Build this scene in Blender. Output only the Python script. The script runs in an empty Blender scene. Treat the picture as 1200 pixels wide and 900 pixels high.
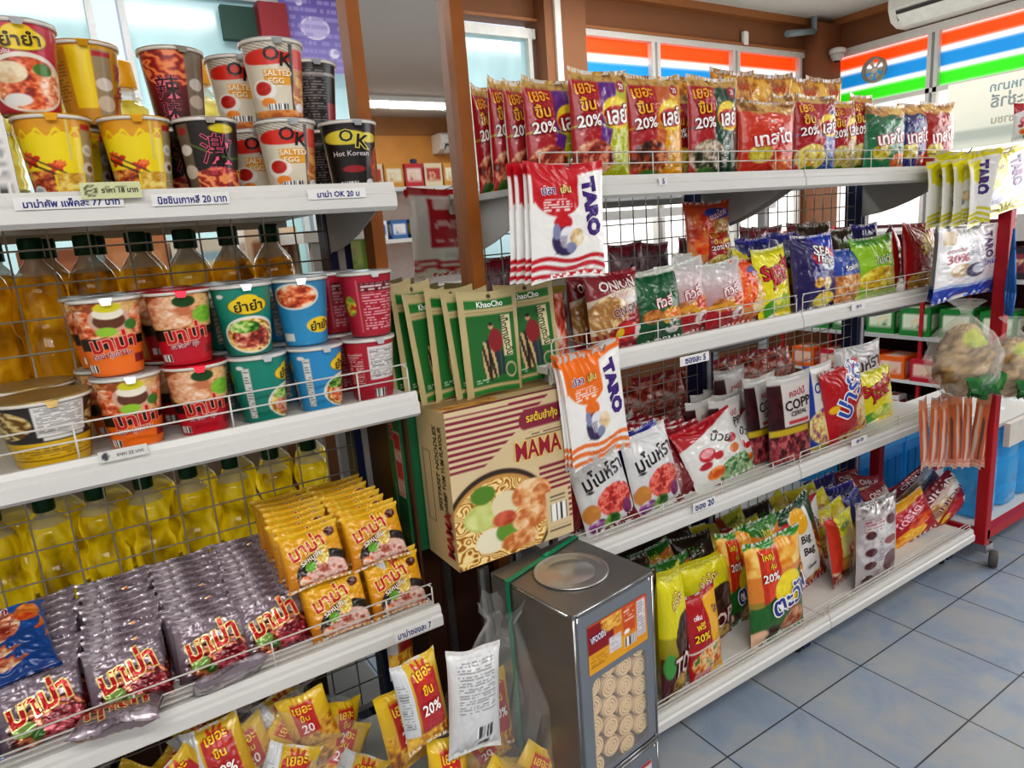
import bpy, bmesh, math, random
import numpy as np
from mathutils import Matrix, Vector
random.seed(5)
C = bpy.context.scene.collection
R = math.radians
PI = math.pi
sc = bpy.context.scene
sc.view_settings.view_transform = 'Standard'
sc.view_settings.exposure = 0.02
try: sc.view_settings.look = 'Medium High Contrast'
except Exception: pass

# ---------------------------------------------------------------- camera
H = 1.38                      # eye height, metres
F = 794.0                     # focal length in pixels of the 1200 wide frame
ax = np.array([1300., -280., 794.]); ax /= np.linalg.norm(ax)        # world X seen from the camera (right, down, forward)
dn = np.array([280., 3550., 794.]); dn -= dn.dot(ax) * ax; dn /= np.linalg.norm(dn)
up = -dn
ay = np.cross(up, ax)
M3 = np.array([ax, ay, up])   # rows: world axes in camera (right, down, fwd)
cam_d = bpy.data.cameras.new('camera'); cam = bpy.data.objects.new('camera', cam_d); C.objects.link(cam)
cam_d.sensor_width = 36; cam_d.lens = F / 1200 * 36; cam_d.clip_start = .05
cr, cdn, cf = M3[:, 0], M3[:, 1], M3[:, 2]
cam.matrix_world = Matrix(((cr[0], -cdn[0], -cf[0], 0), (cr[1], -cdn[1], -cf[1], 0), (cr[2], -cdn[2], -cf[2], H), (0, 0, 0, 1)))
sc.camera = cam

def ray(u, v):
    return M3 @ np.array([u - 600., v - 450., F])
def at(u, v, X=None, Y=None, Z=None):
    r = ray(u, v)
    t = X / r[0] if X is not None else (Y / r[1] if Y is not None else (Z - H) / r[2])
    return np.array([r[0] * t, r[1] * t, H + r[2] * t])

# ---------------------------------------------------------------- materials
def lin(h):
    if not isinstance(h, str): return tuple(h)
    v = [int(h[i:i + 2], 16) / 255 for i in (0, 2, 4)]
    return tuple(x / 12.92 if x < .04045 else ((x + .055) / 1.055) ** 2.4 for x in v)
_m = {}
def nodes(name):
    m = bpy.data.materials.new(name); m.use_nodes = True
    nt = m.node_tree; b = nt.nodes['Principled BSDF']
    return m, nt, b
def noise_bump(nt, b, scale, strength, dist=.002):
    tc = nt.nodes.new('ShaderNodeTexCoord'); n = nt.nodes.new('ShaderNodeTexNoise'); bp = nt.nodes.new('ShaderNodeBump')
    n.inputs['Scale'].default_value = scale; n.inputs['Detail'].default_value = 2
    bp.inputs['Strength'].default_value = strength; bp.inputs['Distance'].default_value = dist
    nt.links.new(tc.outputs['Object'], n.inputs['Vector']); nt.links.new(n.outputs['Fac'], bp.inputs['Height'])
    nt.links.new(bp.outputs['Normal'], b.inputs['Normal'])
    return n
def mat(h, rough=.5, metal=0., var=.06, scale=30, bump=0., alpha=1., emit=0., trans=0., coat=0., ior=1.45):
    k = (h, rough, metal, var, scale, bump, alpha, emit, trans, coat)
    if k in _m: return _m[k]
    m, nt, b = nodes('surface ' + str(h))
    c = lin(h)
    b.inputs['Roughness'].default_value = rough; b.inputs['Metallic'].default_value = metal
    b.inputs['Alpha'].default_value = alpha; b.inputs['Transmission Weight'].default_value = trans
    b.inputs['Coat Weight'].default_value = coat; b.inputs['IOR'].default_value = ior
    tc = nt.nodes.new('ShaderNodeTexCoord'); n = nt.nodes.new('ShaderNodeTexNoise'); r = nt.nodes.new('ShaderNodeMix'); r.data_type = 'RGBA'
    n.inputs['Scale'].default_value = scale; n.inputs['Detail'].default_value = 3
    nt.links.new(tc.outputs['Object'], n.inputs['Vector']); nt.links.new(n.outputs['Fac'], r.inputs['Factor'])
    r.inputs['A'].default_value = (*[max(0, x * (1 - var * 2)) for x in c], 1); r.inputs['B'].default_value = (*[min(1, x * (1 + var * 2)) for x in c], 1)
    nt.links.new(r.outputs['Result'], b.inputs['Base Color'])
    if emit:
        nt.links.new(r.outputs['Result'], b.inputs['Emission Color']); b.inputs['Emission Strength'].default_value = emit
    if bump:
        bp = nt.nodes.new('ShaderNodeBump'); bp.inputs['Strength'].default_value = bump; bp.inputs['Distance'].default_value = .003
        nt.links.new(n.outputs['Fac'], bp.inputs['Height']); nt.links.new(bp.outputs['Normal'], b.inputs['Normal'])
    _m[k] = m
    return m
def printed(name, rough, coat, bscale, bstr, metal=0., emit=0., alpha=1.):
    m, nt, b = nodes(name)
    a = nt.nodes.new('ShaderNodeAttribute'); a.attribute_name = 'Col'
    nt.links.new(a.outputs['Color'], b.inputs['Base Color'])
    b.inputs['Roughness'].default_value = rough; b.inputs['Coat Weight'].default_value = coat; b.inputs['Coat Roughness'].default_value = .12
    b.inputs['Metallic'].default_value = metal; b.inputs['Alpha'].default_value = alpha
    if bstr: noise_bump(nt, b, bscale, bstr)
    if emit:
        nt.links.new(a.outputs['Color'], b.inputs['Emission Color']); b.inputs['Emission Strength'].default_value = emit
    return m
FILM = printed('printed plastic film', .3, .5, 38, .75)
FOIL = printed('printed foil film', .22, .6, 45, .9, metal=.25)
CARD = printed('printed card', .55, .05, 20, .06)
CUPM = printed('printed paper cup under shrink wrap', .4, .45, 30, .16)
PAPR = printed('printed paper', .8, 0, 20, .1)
GLOW = printed('backlit printed window film', .5, 0, 20, 0, emit=.75)  # emission stands in for daylight coming through the film
WHITE = mat('d9d9d6', .38, 0, .02, 6)
WIRE = mat('d4d2cc', .35, .1, .02)
GREYP = mat('b4b5b4', .42, 0, .03, 8)
NAVY = mat('1b2a55', .4, 0, .05)
WOOD = mat('9a5c24', .45, 0, .18, 9)
CHROME = mat('b8b8b8', .25, .9, .03)
CLEAR = mat('eef0f0', .1, 0, .02, alpha=.14, bump=.9, scale=22)
CLEARB = mat('f4f4f0', .1, 0, .02, alpha=.22, bump=1., scale=30)

# ---------------------------------------------------------------- object helpers
def tag(o, label=None, cat=None, group=None, kind=None):
    if label: o['label'] = label
    if cat: o['category'] = cat
    if group: o['group'] = group
    if kind: o['kind'] = kind
    return o
def empty(name, loc=(0, 0, 0), rot=(0, 0, 0)):
    o = bpy.data.objects.new(name, None); C.objects.link(o); o.location = loc; o.rotation_euler = rot
    o.empty_display_size = .05
    return o
def link(name, me, parent=None, loc=(0, 0, 0), rot=(0, 0, 0), scale=(1, 1, 1)):
    o = bpy.data.objects.new(name, me); C.objects.link(o)
    o.location = loc; o.rotation_euler = rot; o.scale = scale
    if parent: o.parent = parent
    return o
def dup(o, loc=None, rot=None, scale=None):
    c = o.copy(); C.objects.link(c)
    for ch in list(o.children):
        k = ch.copy(); C.objects.link(k); k.parent = c
        for g in list(ch.children):
            q = g.copy(); C.objects.link(q); q.parent = k
    if loc is not None: c.location = loc
    if rot is not None: c.rotation_euler = rot
    if scale is not None: c.scale = scale
    return c

class B:
    """collects plain shapes into one mesh"""
    def __init__(s): s.v = []; s.f = []; s.sm = []
    def box(s, x0, x1, y0, y1, z0, z1):
        n = len(s.v); s.v += [(x, y, z) for z in (z0, z1) for y in (y0, y1) for x in (x0, x1)]
        for q in ((0, 2, 3, 1), (4, 5, 7, 6), (0, 1, 5, 4), (2, 6, 7, 3), (0, 4, 6, 2), (1, 3, 7, 5)): s.f.append([n + i for i in q]); s.sm.append(False)
        return s
    def tube(s, p, q, r, n=6, cap=True, r2=None):
        p = Vector(p); q = Vector(q); d = (q - p).normalized(); a = d.orthogonal().normalized(); b = d.cross(a); k = len(s.v)
        for e, rr in ((p, r), (q, r if r2 is None else r2)):
            for i in range(n):
                t = 2 * PI * i / n; s.v.append(tuple(e + rr * (math.cos(t) * a + math.sin(t) * b)))
        for i in range(n):
            j = (i + 1) % n; s.f.append([k + i, k + j, k + n + j, k + n + i]); s.sm.append(n > 4)
        if cap: s.f.append([k + i for i in range(n)][::-1]); s.f.append([k + n + i for i in range(n)]); s.sm += [False, False]
        return s
    def path(s, pts, r, n=6):
        for a, b in zip(pts[:-1], pts[1:]): s.tube(a, b, r, n)
        return s
    def lathe(s, prof, n=24, c=(0, 0, 0), caps=True):
        k = len(s.v)
        for r, z in prof:
            for i in range(n):
                t = 2 * PI * i / n; s.v.append((c[0] + r * math.cos(t), c[1] + r * math.sin(t), c[2] + z))
        for a in range(len(prof) - 1):
            for i in range(n):
                j = (i + 1) % n; s.f.append([k + a * n + i, k + a * n + j, k + (a + 1) * n + j, k + (a + 1) * n + i]); s.sm.append(True)
        if caps:
            s.f.append([k + i for i in range(n)][::-1]); m = k + (len(prof) - 1) * n; s.f.append([m + i for i in range(n)]); s.sm += [False, False]
        return s
    def prism(s, pts, x0, x1):
        """polygon in (y,z) pushed along x"""
        n = len(pts); k = len(s.v)
        s.v += [(x0, y, z) for y, z in pts] + [(x1, y, z) for y, z in pts]
        s.f.append([k + i for i in range(n)]); s.f.append([k + n + i for i in range(n)][::-1]); s.sm += [False, False]
        for i in range(n):
            j = (i + 1) % n; s.f.append([k + i, k + n + i, k + n + j, k + j]); s.sm.append(False)
        return s
    def mesh(s, name, m, bevel=0):
        me = bpy.data.meshes.new(name); me.from_pydata(s.v, [], s.f)
        me.polygons.foreach_set('use_smooth', s.sm)
        if bevel:
            bm = bmesh.new(); bm.from_mesh(me); bmesh.ops.bevel(bm, geom=[e for e in bm.edges], offset=bevel, segments=2, affect='EDGES', profile=.6); bm.to_mesh(me); bm.free()
        me.materials.append(m); me.update()
        return me
    def add(s, name, m, parent=None, loc=(0, 0, 0), rot=(0, 0, 0), bevel=0):
        return link(name, s.mesh(name, m, bevel), parent, loc, rot)

# ---------------------------------------------------------------- painting on surfaces
_ng = {}
def vn(X, Y, sx, sy, seed):
    k = seed % 97
    if k not in _ng: _ng[k] = np.random.RandomState(k).rand(64, 64)
    g = _ng[k]; x = X * sx; y = Y * sy; xi = np.floor(x).astype(int); yi = np.floor(y).astype(int); fx = x - xi; fy = y - yi
    fx = fx * fx * (3 - 2 * fx); fy = fy * fy * (3 - 2 * fy)
    a = g[xi % 64, yi % 64]; b = g[(xi + 1) % 64, yi % 64]; c = g[xi % 64, (yi + 1) % 64]; d = g[(xi + 1) % 64, (yi + 1) % 64]
    return (a * (1 - fx) + b * fx) * (1 - fy) + (c * (1 - fx) + d * fx) * fy
def fbm(X, Y, s, seed, asp=1.4): return .46 * vn(X, Y, s, s * asp, seed) + .32 * vn(X, Y, 2.3 * s, 2.3 * s * asp, seed + 7) + .22 * vn(X, Y, 5.1 * s, 5.1 * s * asp, seed + 13)
def pal(v, cols):
    cs = np.array([lin(c) for c in cols]); x = np.clip((v - .3) / .4, 0, 1) * (len(cols) - 1)
    return np.stack([np.interp(x, range(len(cols)), cs[:, i]) for i in range(3)], 1)
def mixm(col, m, c):
    m = m[:, None]; return col * (1 - m) + np.asarray(c) * m
def paint(ops, X, Y, seed=1):
    col = np.ones((len(X), 3)) * .8; aa = .012
    S = lambda d: np.clip(.5 - d / aa, 0, 1)
    for i, o in enumerate(ops):
        k = o[0]
        if k == 'g': t = Y[:, None]; col = np.array(lin(o[1])) * (1 - t) + np.array(lin(o[2])) * t
        elif k == 'r': _, x0, y0, x1, y1, c = o; col = mixm(col, S(np.maximum(np.maximum(x0 - X, X - x1), np.maximum(y0 - Y, Y - y1))), lin(c))
        elif k == 'e': _, cx, cy, rx, ry, c = o; d = (np.hypot((X - cx) / rx, (Y - cy) / ry) - 1) * min(rx, ry); col = mixm(col, S(d), lin(c))
        elif k == 'w': _, y0, am, fr, ph, c = o; col = mixm(col, S(Y - (y0 + am * np.sin(fr * X * 6.283 + ph))), lin(c))
        elif k == 'W': _, y0, am, fr, ph, c = o; col = mixm(col, S((y0 + am * np.sin(fr * X * 6.283 + ph)) - Y), lin(c))
        elif k == 'b': # band following a wave
            _, y0, th, am, fr, ph, c = o; yy = y0 + am * np.sin(fr * X * 6.283 + ph); col = mixm(col, S(np.abs(Y - yy) - th), lin(c))
        elif k == 'd': # half plane a*x+b*y>c
            _, a, b, c0, c = o; col = mixm(col, S(c0 - (a * X + b * Y)), lin(c))
        elif k in 'fF':
            if k == 'f': _, cx, cy, rx, ry, cols, s = o; m = S((np.hypot((X - cx) / rx, (Y - cy) / ry) - 1) * min(rx, ry))
            else: _, x0, y0, x1, y1, cols, s = o; m = S(np.maximum(np.maximum(x0 - X, X - x1), np.maximum(y0 - Y, Y - y1)))
            col = mixm(col, m, pal(fbm(X, Y, s, seed + i * 3), cols))
        elif k in 'nN':
            if k == 'n': _, cx, cy, rx, ry, cols, s = o; m = S((np.hypot((X - cx) / rx, (Y - cy) / ry) - 1) * min(rx, ry))
            else: _, x0, y0, x1, y1, cols, s = o; m = S(np.maximum(np.maximum(x0 - X, X - x1), np.maximum(y0 - Y, Y - y1)))
            w = fbm(X, Y, 4, seed + i); v = .5 + .25 * np.sin(6.283 * (s * (X * .6 + Y * .8) + s * .35 * w)) + .15 * (fbm(X, Y, 9, seed + 3) - .5)
            col = mixm(col, m, pal(v, cols))
        elif k == 's': # stripes in rect, skewed
            _, x0, y0, x1, y1, n, sl, c = o; m = S(np.maximum(np.maximum(x0 - X, X - x1), np.maximum(y0 - Y, Y - y1)))
            col = mixm(col, m * (np.mod((Y + sl * X) * n, 1) < .5), lin(c))
        elif k == 'B': # bar code
            _, x0, y0, x1, y1 = o; m = S(np.maximum(np.maximum(x0 - X, X - x1), np.maximum(y0 - Y, Y - y1)))
            col = mixm(col, m, (.9, .9, .88)); col = mixm(col, m * (vn(X, Y * 0, 90, 1, 5) > .5), (.05, .05, .05))
        elif k == 'l': # lines of small print
            _, x0, y0, x1, y1, n, c = o; m = S(np.maximum(np.maximum(x0 - X, X - x1), np.maximum(y0 - Y, Y - y1)))
            col = mixm(col, m * (np.mod((Y - y0) / (y1 - y0) * n, 1) < .45) * (vn(X, np.floor((Y - y0) / (y1 - y0) * n), 30, 1, 9) > .3) * .8, lin(c))
        elif k == 'L':
            _, x0, y0, x1, y1, th, c = o; vx, vy = x1 - x0, y1 - y0; t = np.clip(((X - x0) * vx + (Y - y0) * vy) / (vx * vx + vy * vy), 0, 1); col = mixm(col, S(np.hypot(X - x0 - t * vx, Y - y0 - t * vy) - th), lin(c))
        elif k == 'p': # star burst
            _, cx, cy, r, n, c = o; a = np.arctan2(Y - cy, X - cx); d = np.hypot(X - cx, (Y - cy) * 1.4) - r * (.8 + .2 * np.sin(n * a)); col = mixm(col, S(d), lin(c))
    return col
_tc = {}
def glyph(s, off):
    k = (s, off)
    if k in _tc: return _tc[k]
    cu = bpy.data.curves.new('t', 'FONT'); cu.body = s; cu.offset = off; cu.resolution_u = 2
    ob = bpy.data.objects.new('t', cu); me = ob.to_mesh()
    bm = bmesh.new(); bm.from_mesh(me); ob.to_mesh_clear()
    bpy.data.objects.remove(ob); bpy.data.curves.remove(cu)
    if not bm.verts:
        bm.free(); _tc[k] = None; return None
    xs = [v.co.x for v in bm.verts]; x = min(xs) + .22
    while x < max(xs):
        bmesh.ops.bisect_plane(bm, geom=bm.verts[:] + bm.edges[:] + bm.faces[:], plane_co=(x, 0, 0), plane_no=(1, 0, 0)); x += .22
    ys = [v.co.y for v in bm.verts]; y = min(ys) + .22
    while y < max(ys):
        bmesh.ops.bisect_plane(bm, geom=bm.verts[:] + bm.edges[:] + bm.faces[:], plane_co=(0, y, 0), plane_no=(0, 1, 0)); y += .22
    bm.verts.index_update()
    V = np.array([v.co[:2] for v in bm.verts]); Fc = [[v.index for v in f.verts] for f in bm.faces]; bm.free()
    # size is measured on the unthickened glyphs so outline and letter stay aligned
    _tc[k] = (V, Fc)
    return _tc[k]
def textgeo(s, off):
    g = glyph(s, off); base = glyph(s, 0.0)
    if g is None: return None
    lo = base[0].min(0); hi = base[0].max(0); c = (lo + hi) / 2; hh = hi[1] - lo[1]
    return (g[0] - c) / hh, g[1], (hi[0] - lo[0]) / hh

class S:
    """painted surfaces: every vertex carries its printed colour"""
    def __init__(s): s.v = []; s.f = []; s.c = []; s.sm = []; s.n = 0
    def raw(s, V, Fc, col, smooth=True):
        V = np.asarray(V, float); s.v.append(V); s.f += [[i + s.n for i in f] for f in Fc]; s.sm += [smooth] * len(Fc)
        c = np.asarray(col, float); c = np.tile(c, (len(V), 1)) if c.ndim == 1 else c
        s.c.append(c); s.n += len(V); return s
    def surf(s, f, nx, ny, ops, wh, seed=1, flip=False):
        gx, gy = np.meshgrid(np.linspace(0, 1, nx + 1), np.linspace(0, 1, ny + 1)); X = gx.ravel(); Y = gy.ravel()
        n = nx + 1; Fc = []
        for j in range(ny):
            for i in range(nx):
                q = [j * n + i, j * n + i + 1, (j + 1) * n + i + 1, (j + 1) * n + i]; Fc.append(q[::-1] if flip else q)
        s.raw(f(X, Y, 0.), Fc, paint([o for o in ops if o[0] != 't'], X, Y, seed))
        lay = .0005
        for o in ops:
            if o[0] != 't': continue
            _, tx, cx, cy, h, c, halo, rot, mw = (list(o) + [None, 0, None])[:9] if len(o) < 9 else o
            for kk, (cc, off) in enumerate(((halo, .02 if ord(tx[0]) > 0x2e80 else .07), (c, .0 if ord(tx[0]) > 0x2e80 else .02))):
                if not cc: continue
                g = textgeo(tx, off)
                if g is None: continue
                V, Fc, asp = g; hm = h * wh[1]; wm = asp * hm
                sx = hm if not mw or wm <= mw * wh[0] else mw * wh[0] / asp
                P = V * np.array([sx, hm]); a = R(rot or 0); ca, sa = math.cos(a), math.sin(a)
                P = P @ np.array([[ca, sa], [-sa, ca]])
                lay += .00055
                s.raw(f(cx + P[:, 0] / wh[0], cy + P[:, 1] / wh[1], lay), Fc, lin(cc), False)
        return s
    def mesh(s, name, m):
        me = bpy.data.meshes.new(name); V = np.concatenate(s.v); me.from_pydata(V.tolist(), [], s.f)
        me.polygons.foreach_set('use_smooth', s.sm)
        a = me.color_attributes.new('Col', 'FLOAT_COLOR', 'POINT'); c = np.concatenate(s.c)
        a.data.foreach_set('color', np.concatenate([c, np.ones((len(c), 1))], 1).astype(np.float32).ravel())
        me.materials.append(m); me.update()
        return me

def bagmesh(name, w, h, t, ops, kind='pillow', seed=1, back=None, m=None, nx=66, ny=90, crk=1.):
    def prof(X, Y):
        a = np.clip(np.abs(2 * X - 1), 0, 1); s = .045; e = np.clip((Y - s) / (1 - 2 * s), 0, 1)
        if kind == 'pillow': px = (1 - a ** 2.4) ** .6; py = (1 - np.abs(2 * e - 1) ** 2.6) ** .62
        elif kind == 'brick': px = (1 - a ** 7) ** .5; py = (1 - np.abs(2 * e - 1) ** 7) ** .5
        elif kind == 'pouch': px = (1 - a ** 3) ** .7; py = (1 - e) ** .6 * np.clip(Y / .03, 0, 1) ** .5
        else: px = (1 - a ** 2) ** .5; py = (1 - np.abs(2 * e - 1) ** 4)
        return a, e, px, py
    sg = seed * 1.7
    def f0(X, Y, off, sgn):
        a, e, px, py = prof(X, Y)
        z = t / 2 * px * py
        k = w / .15 * crk
        cr_ = 0 * X
        if kind != 'pouch':
            cr_ = .0026 * k * (1 - a ** 4) * np.sin(6.283 * (X * 5 + 3.5 * vn(X, Y, 4, 4, seed))) * (np.exp(-e / .12) * np.clip(Y / .04, 0, 1) + np.exp(-(1 - e) / .12) * np.clip((1 - Y) / .04, 0, 1))
            z = z + min(.009 * k, t * .35) * (fbm(X, Y, 4, seed + 11) - .5) * px * py
        x = (X - .5) * w * (1 - .05 * py)
        zz = Y * h + .007 * (h / .2) * (a ** 2) * (2 * Y - 1) ** 3
        wav = .004 * k * np.sin(sg + X * 9) * (1 - np.clip(py, 0, 1)) * np.where(Y > .5, 1, .3)
        y = -sgn * (z + off) + wav - cr_
        return np.stack([x, y, zz], 1)
    s = S()
    s.surf(lambda X, Y, o: f0(X, Y, o, 1), nx, ny, ops, (w, h), seed)
    bo = back or [('g', 'b8b8b8', 'c8c8c8')]
    s.surf(lambda X, Y, o: f0(1 - X, Y, o, -1), 24, 32, bo, (w, h), seed + 1)
    return s.mesh(name, m or FILM)

# ---------------------------------------------------------------- bag designs (x to the right, y up, both 0..1)
CHIP = ['8a4a10', 'd89a20', 'f2c84a', 'c8801c']; MEAT = ['5a1c14', 'b03a28', 'e09070', 'f0c8a8']; NOOD = ['a86a20', 'e8bc60', 'f6dc94']
GREENS = ['1c4a12', '3f8a22', '9cc85a']; SHR = ['8c2410', 'd85a28', 'f4a070', 'fbe0c8']; BERRY = ['1c0610', '4a1020', '8a2838', 'c06868']
def more20(x=.2, y=.83, s=1.):
    return [('t', 'เยอะ', x, y, .085 * s, 'f4b020', None, 6, .3), ('t', 'ขึ้น', x, y - .13 * s, .12 * s, 'f8bc28', '7a0c14', 6, .3), ('t', '20%', x + .01, y - .28 * s, .1 * s, 'ffffff', '8a0c18', 4, .34)]
def lays(side, diag, low, top='b8904a'):
    return [('g', side, side), ('d', -1., .35, -.42, diag), ('d', -1., .12, -.33, 'b01426'), ('W', .93, .01, 2, 0, top), ('F', 0, .9, 1, 1, [top, 'd8b060', '8a5a20'], 5),
            ('f', .3, .22, .3, .17, low, 9), ('e', .27, .06, .2, .06, '3f7a28'), ('e', .7, .62, .27, .15, 'f4d418'), ('f', .7, .69, .2, .06, ['f4d418', 'f8e860'], 5), ('e', .7, .6, .26, .09, 'c8141e'), ('b', .5, .006, .03, 1, 0, side),
            ('e', .82, .86, .1, .055, 'b01436'), ('t', '20', .82, .86, .05, 'ffffff', None, 0, .12),
            ('t', 'เลย์', .7, .61, .16, 'ffffff', '8a0a14', 6, .44)] + more20() + [('l', .6, .12, .72, .42, 14, 'e8e8e0')]
def testo(c, lo, badge):
    return [('g', lo, c), ('W', .84, .02, 2, 1, 'c89048'), ('F', 0, .86, 1, 1, ['8a5a20', 'd8a050', 'f0d080'], 6), ('f', .3, .3, .2, .12, ['b0a018', 'e0d048', 'f0e890'], 7), ('f', .75, .16, .22, .13, [lo, 'e86030', 'f8a060'], 9),
            ('e', .5, .73, .16, .045, badge), ('t', 'เทสโต', .52, .53, .2, 'ffffff', 'c01838', 8, .8), ('t', 'BIG', .5, .73, .04, 'ffffff', None, 0, .3)]
def taro(a, b, wave, fish='3a2a5a'):
    return [('g', 'f2f2f0', 'f4f4f2'), ('W', .93, .0, 1, 0, a), ('f', .36, .8, .34, .25, [a, a, b], 4), ('e', .36, .76, .3, .2, a), ('d', -1.2, 1, .62, a), ('r', .62, 0, 1.01, .9, 'f4f4f2'), ('e', .58, .96, .34, .05, a),
            ('r', 0, 0, .04, .9, 'f4f4f2'), ('r', 0, .0, .62, .47, 'f4f4f2'), ('e', .4, .5, .12, .07, a),
            ('e', .42, .33, .17, .13, fish), ('e', .46, .36, .12, .1, 'e8e8f0'), ('s', .28, .22, .44, .38, 40, .8, fish), ('f', .58, .36, .1, .08, ['c8a070', 'e8d0a0', 'f4e8d0'], 8), ('e', .5, .27, .07, .05, '8890b0'), ('e', .31, .42, .05, .07, '8890b0'),
            ('b', .17, .02, .02, 1.5, 0, wave), ('b', .1, .022, .022, 1.5, .5, wave), ('b', .035, .02, .01, 1.5, .9, wave),
            ('t', 'TARO', .8, .62, .135, '4a2a86', '3c2070', -82, .62), ('t', 'ปลา', .22, .78, .07, '4a2a86', 'ffffff', 4, .2), ('t', 'เส้น', .44, .79, .07, 'f0e090', 'a06a10', 4, .2), ('l', .16, .6, .52, .7, 4, 'ffffff')]
def tawan(x20=1):
    return [('g', '2a7a2c', 'f0a030'), ('d', 0, 1, .46, 'e08a2c'), ('F', 0, .7, 1, .97, ['d87818', 'f0b040', 'f8d880'], 5), ('r', .16, .42, .5, .93, 'c83018'), ('r', .24, .42, .42, .93, 'e04820'), ('W', .94, .02, 2, 0, '2c8a2c'), ('r', 0, 0, 1, .4, '1f6a26'), ('d', .3, -1, -.36, '1f6a26'),
            ('e', .62, .5, .27, .16, 'f6e020'), ('d', -.12, -1, -.36, '1f6a26'), ('e', .72, .14, .24, .12, 'c8864a'), ('f', .72, .15, .2, .1, ['a04828', 'e0a078', 'f0c8a8'], 8), ('e', .3, .1, .16, .08, '3a1c14'), ('f', .1, .1, .16, .08, ['e0a078', 'f0c8a8'], 5), ('e', .7, .3, .15, .035, 'b84830'),
            ('t', 'ใหญ่', .3, .86, .08, 'f8e040', 'a01c10', 0, .36), ('t', 'คุ้ม', .36, .76, .07, 'f8e040', 'a01c10', 0, .3), ('t', '20%', .3, .67, .075, 'ffffff', 'a01c10', 0, .36), ('t', 'ตะวัน', .66, .42, .21, '20308c', 'ffffff', 12, .78)]
D = {}
def bag(n, w, h, t, ops, kind='pillow', back=None, m=None, crk=1., nx=66, ny=90): D[n] = (w, h, bagmesh('bag_' + n, w, h, t, ops, kind, len(D) + 3, back, m, nx, ny, crk))
FB = [('g', 'c8c4bc', 'd8d4cc'), ('r', .1, 0, .9, 1, 'e0ded8'), ('l', .15, .4, .85, .85, 26, '70707a'), ('B', .2, .16, .5, .3)]
bag('lays_green', .16, .225, .055, lays('b8c01c', '6a2a8c', MEAT), back=FB)
bag('lays_orange', .16, .22, .055, lays('e8a81c', 'c8642c', ['2a1008', '7a2c14', 'b85a30', 'e09868'], 'a8602c'), back=FB)
bag('lays_dark', .16, .22, .055, lays('12402c', '1a4a34', ['141c10', '3a4a2c', 'b0a088', 'e8d8c8']), back=FB)
bag('lays_red', .16, .22, .055, lays('2c58a8', 'b01426', ['c89818', 'f0dc50', 'f8f0a0', 'e0c030'], 'd8b060'), back=FB)
bag('lays_gold', .15, .22, .055, lays('a8a050', 'b84828', ['a89040', 'd0c070', 'e8dca0'], 'd0902c'), back=FB)
bag('gold_crinkle', .17, .24, .055, [('g', 'c87c18', 'e8a428'), ('F', 0, 0, 1, 1, ['a05c10', 'd8902020'[:6], 'f0b840', 'f8d068'], 5), ('W', .95, .005, 3, 0, 'b07820'), ('t', 'MAX', .7, .86, .06, 'c81818', None, 0, .3)])
bag('testo_orange', .15, .19, .055, testo('d83c1c', 'c8301c', 'e86040'))
bag('testo_green', .15, .19, .055, testo('1c5a3c', '188a5c', '4aa87a'))
bag('testo_navy', .15, .19, .055, testo('141c50', '283a9c', '5a3aa0'))
bag('testo_red', .15, .19, .055, testo('a82814', 'b81c18', 'd04830'))
bag('onion', .17, .2, .06, [('g', '8c1424', '8c1424'), ('d', -.2, 1, .22, 'd8ccb8'), ('f', .3, .45, .34, .24, ['a87840', 'e0c088', 'f4ead8'], 6), ('d', -.2, 1, .66, '8c1828'), ('r', .62, .3, 1, .68, 'e8e4e0'), ('f', .8, .4, .2, .12, CHIP, 6), ('d', .5, -1, -.12, '9c1424'),
    ('e', .58, .2, .2, .14, 'd01418'), ('e', .44, .2, .08, .07, 'f0d020'), ('s', 0, .1, .3, .6, 6, 1.5, 'a87840'), ('r', .74, .1, .96, .26, 'f0e8e8'),
    ('t', 'ONION', .5, .83, .12, 'f0e0e0', '6a0c1c', 2, .72), ('t', 'RINGS', .55, .7, .06, 'f0c8c8', None, 2, .5), ('t', 'ONION', .56, .5, .1, '6a1428', 'e8d8d0', 10, .5)], back=[('g', '7c1424', '8c1828'), ('s', .1, .2, .9, .6, 5, 1, 'b08850')])
def boy(c, lo, t='ff9090', word='ทิวลี่'):
    return [('g', lo, c), ('r', 0, 0, 1, .36, lo), ('f', .7, .34, .27, .13, CHIP + ['f08030'], 8), ('f', .28, .37, .19, .1, ['8a4a20', 'c8843c', 'd89a58'], 5), ('f', .7, .18, .18, .1, ['d0d0d0', 'f0f0f0', lo], 7), ('W', .955, .004, 3, 0, 'c0c8c0'), ('t', word, .52, .57, .16, 'f4e8e8', 'a8283c', 6, .62)]
bag('snack_green', .16, .19, .06, boy('0f5c38', '0c5a34'), back=FB)
bag('snack_white', .16, .2, .06, boy('d8dadc', 'b01c2c') + [('r', 0, .34, 1, .39, 'e0a02c'), ('f', .75, .4, .2, .1, ['8c2010', 'e05030', 'f0b080'], 6)], back=FB)
bag('snack_orange', .16, .19, .055, [('g', 'd8a060', 'e8501c'), ('f', .7, .4, .38, .36, ['c88838', 'f0d090', 'f8ecc8'], 4), ('f', .25, .55, .24, .3, ['d83010', 'f06020', 'f89048'], 7), ('F', 0, 0, 1, .16, ['a84020', 'e09060'], 8), ('e', .64, .83, .32, .08, '2850b0'), ('t', 'ขนมไทย', .64, .82, .1, 'f8f0ff', 'c02050', 14, .6)])
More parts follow.
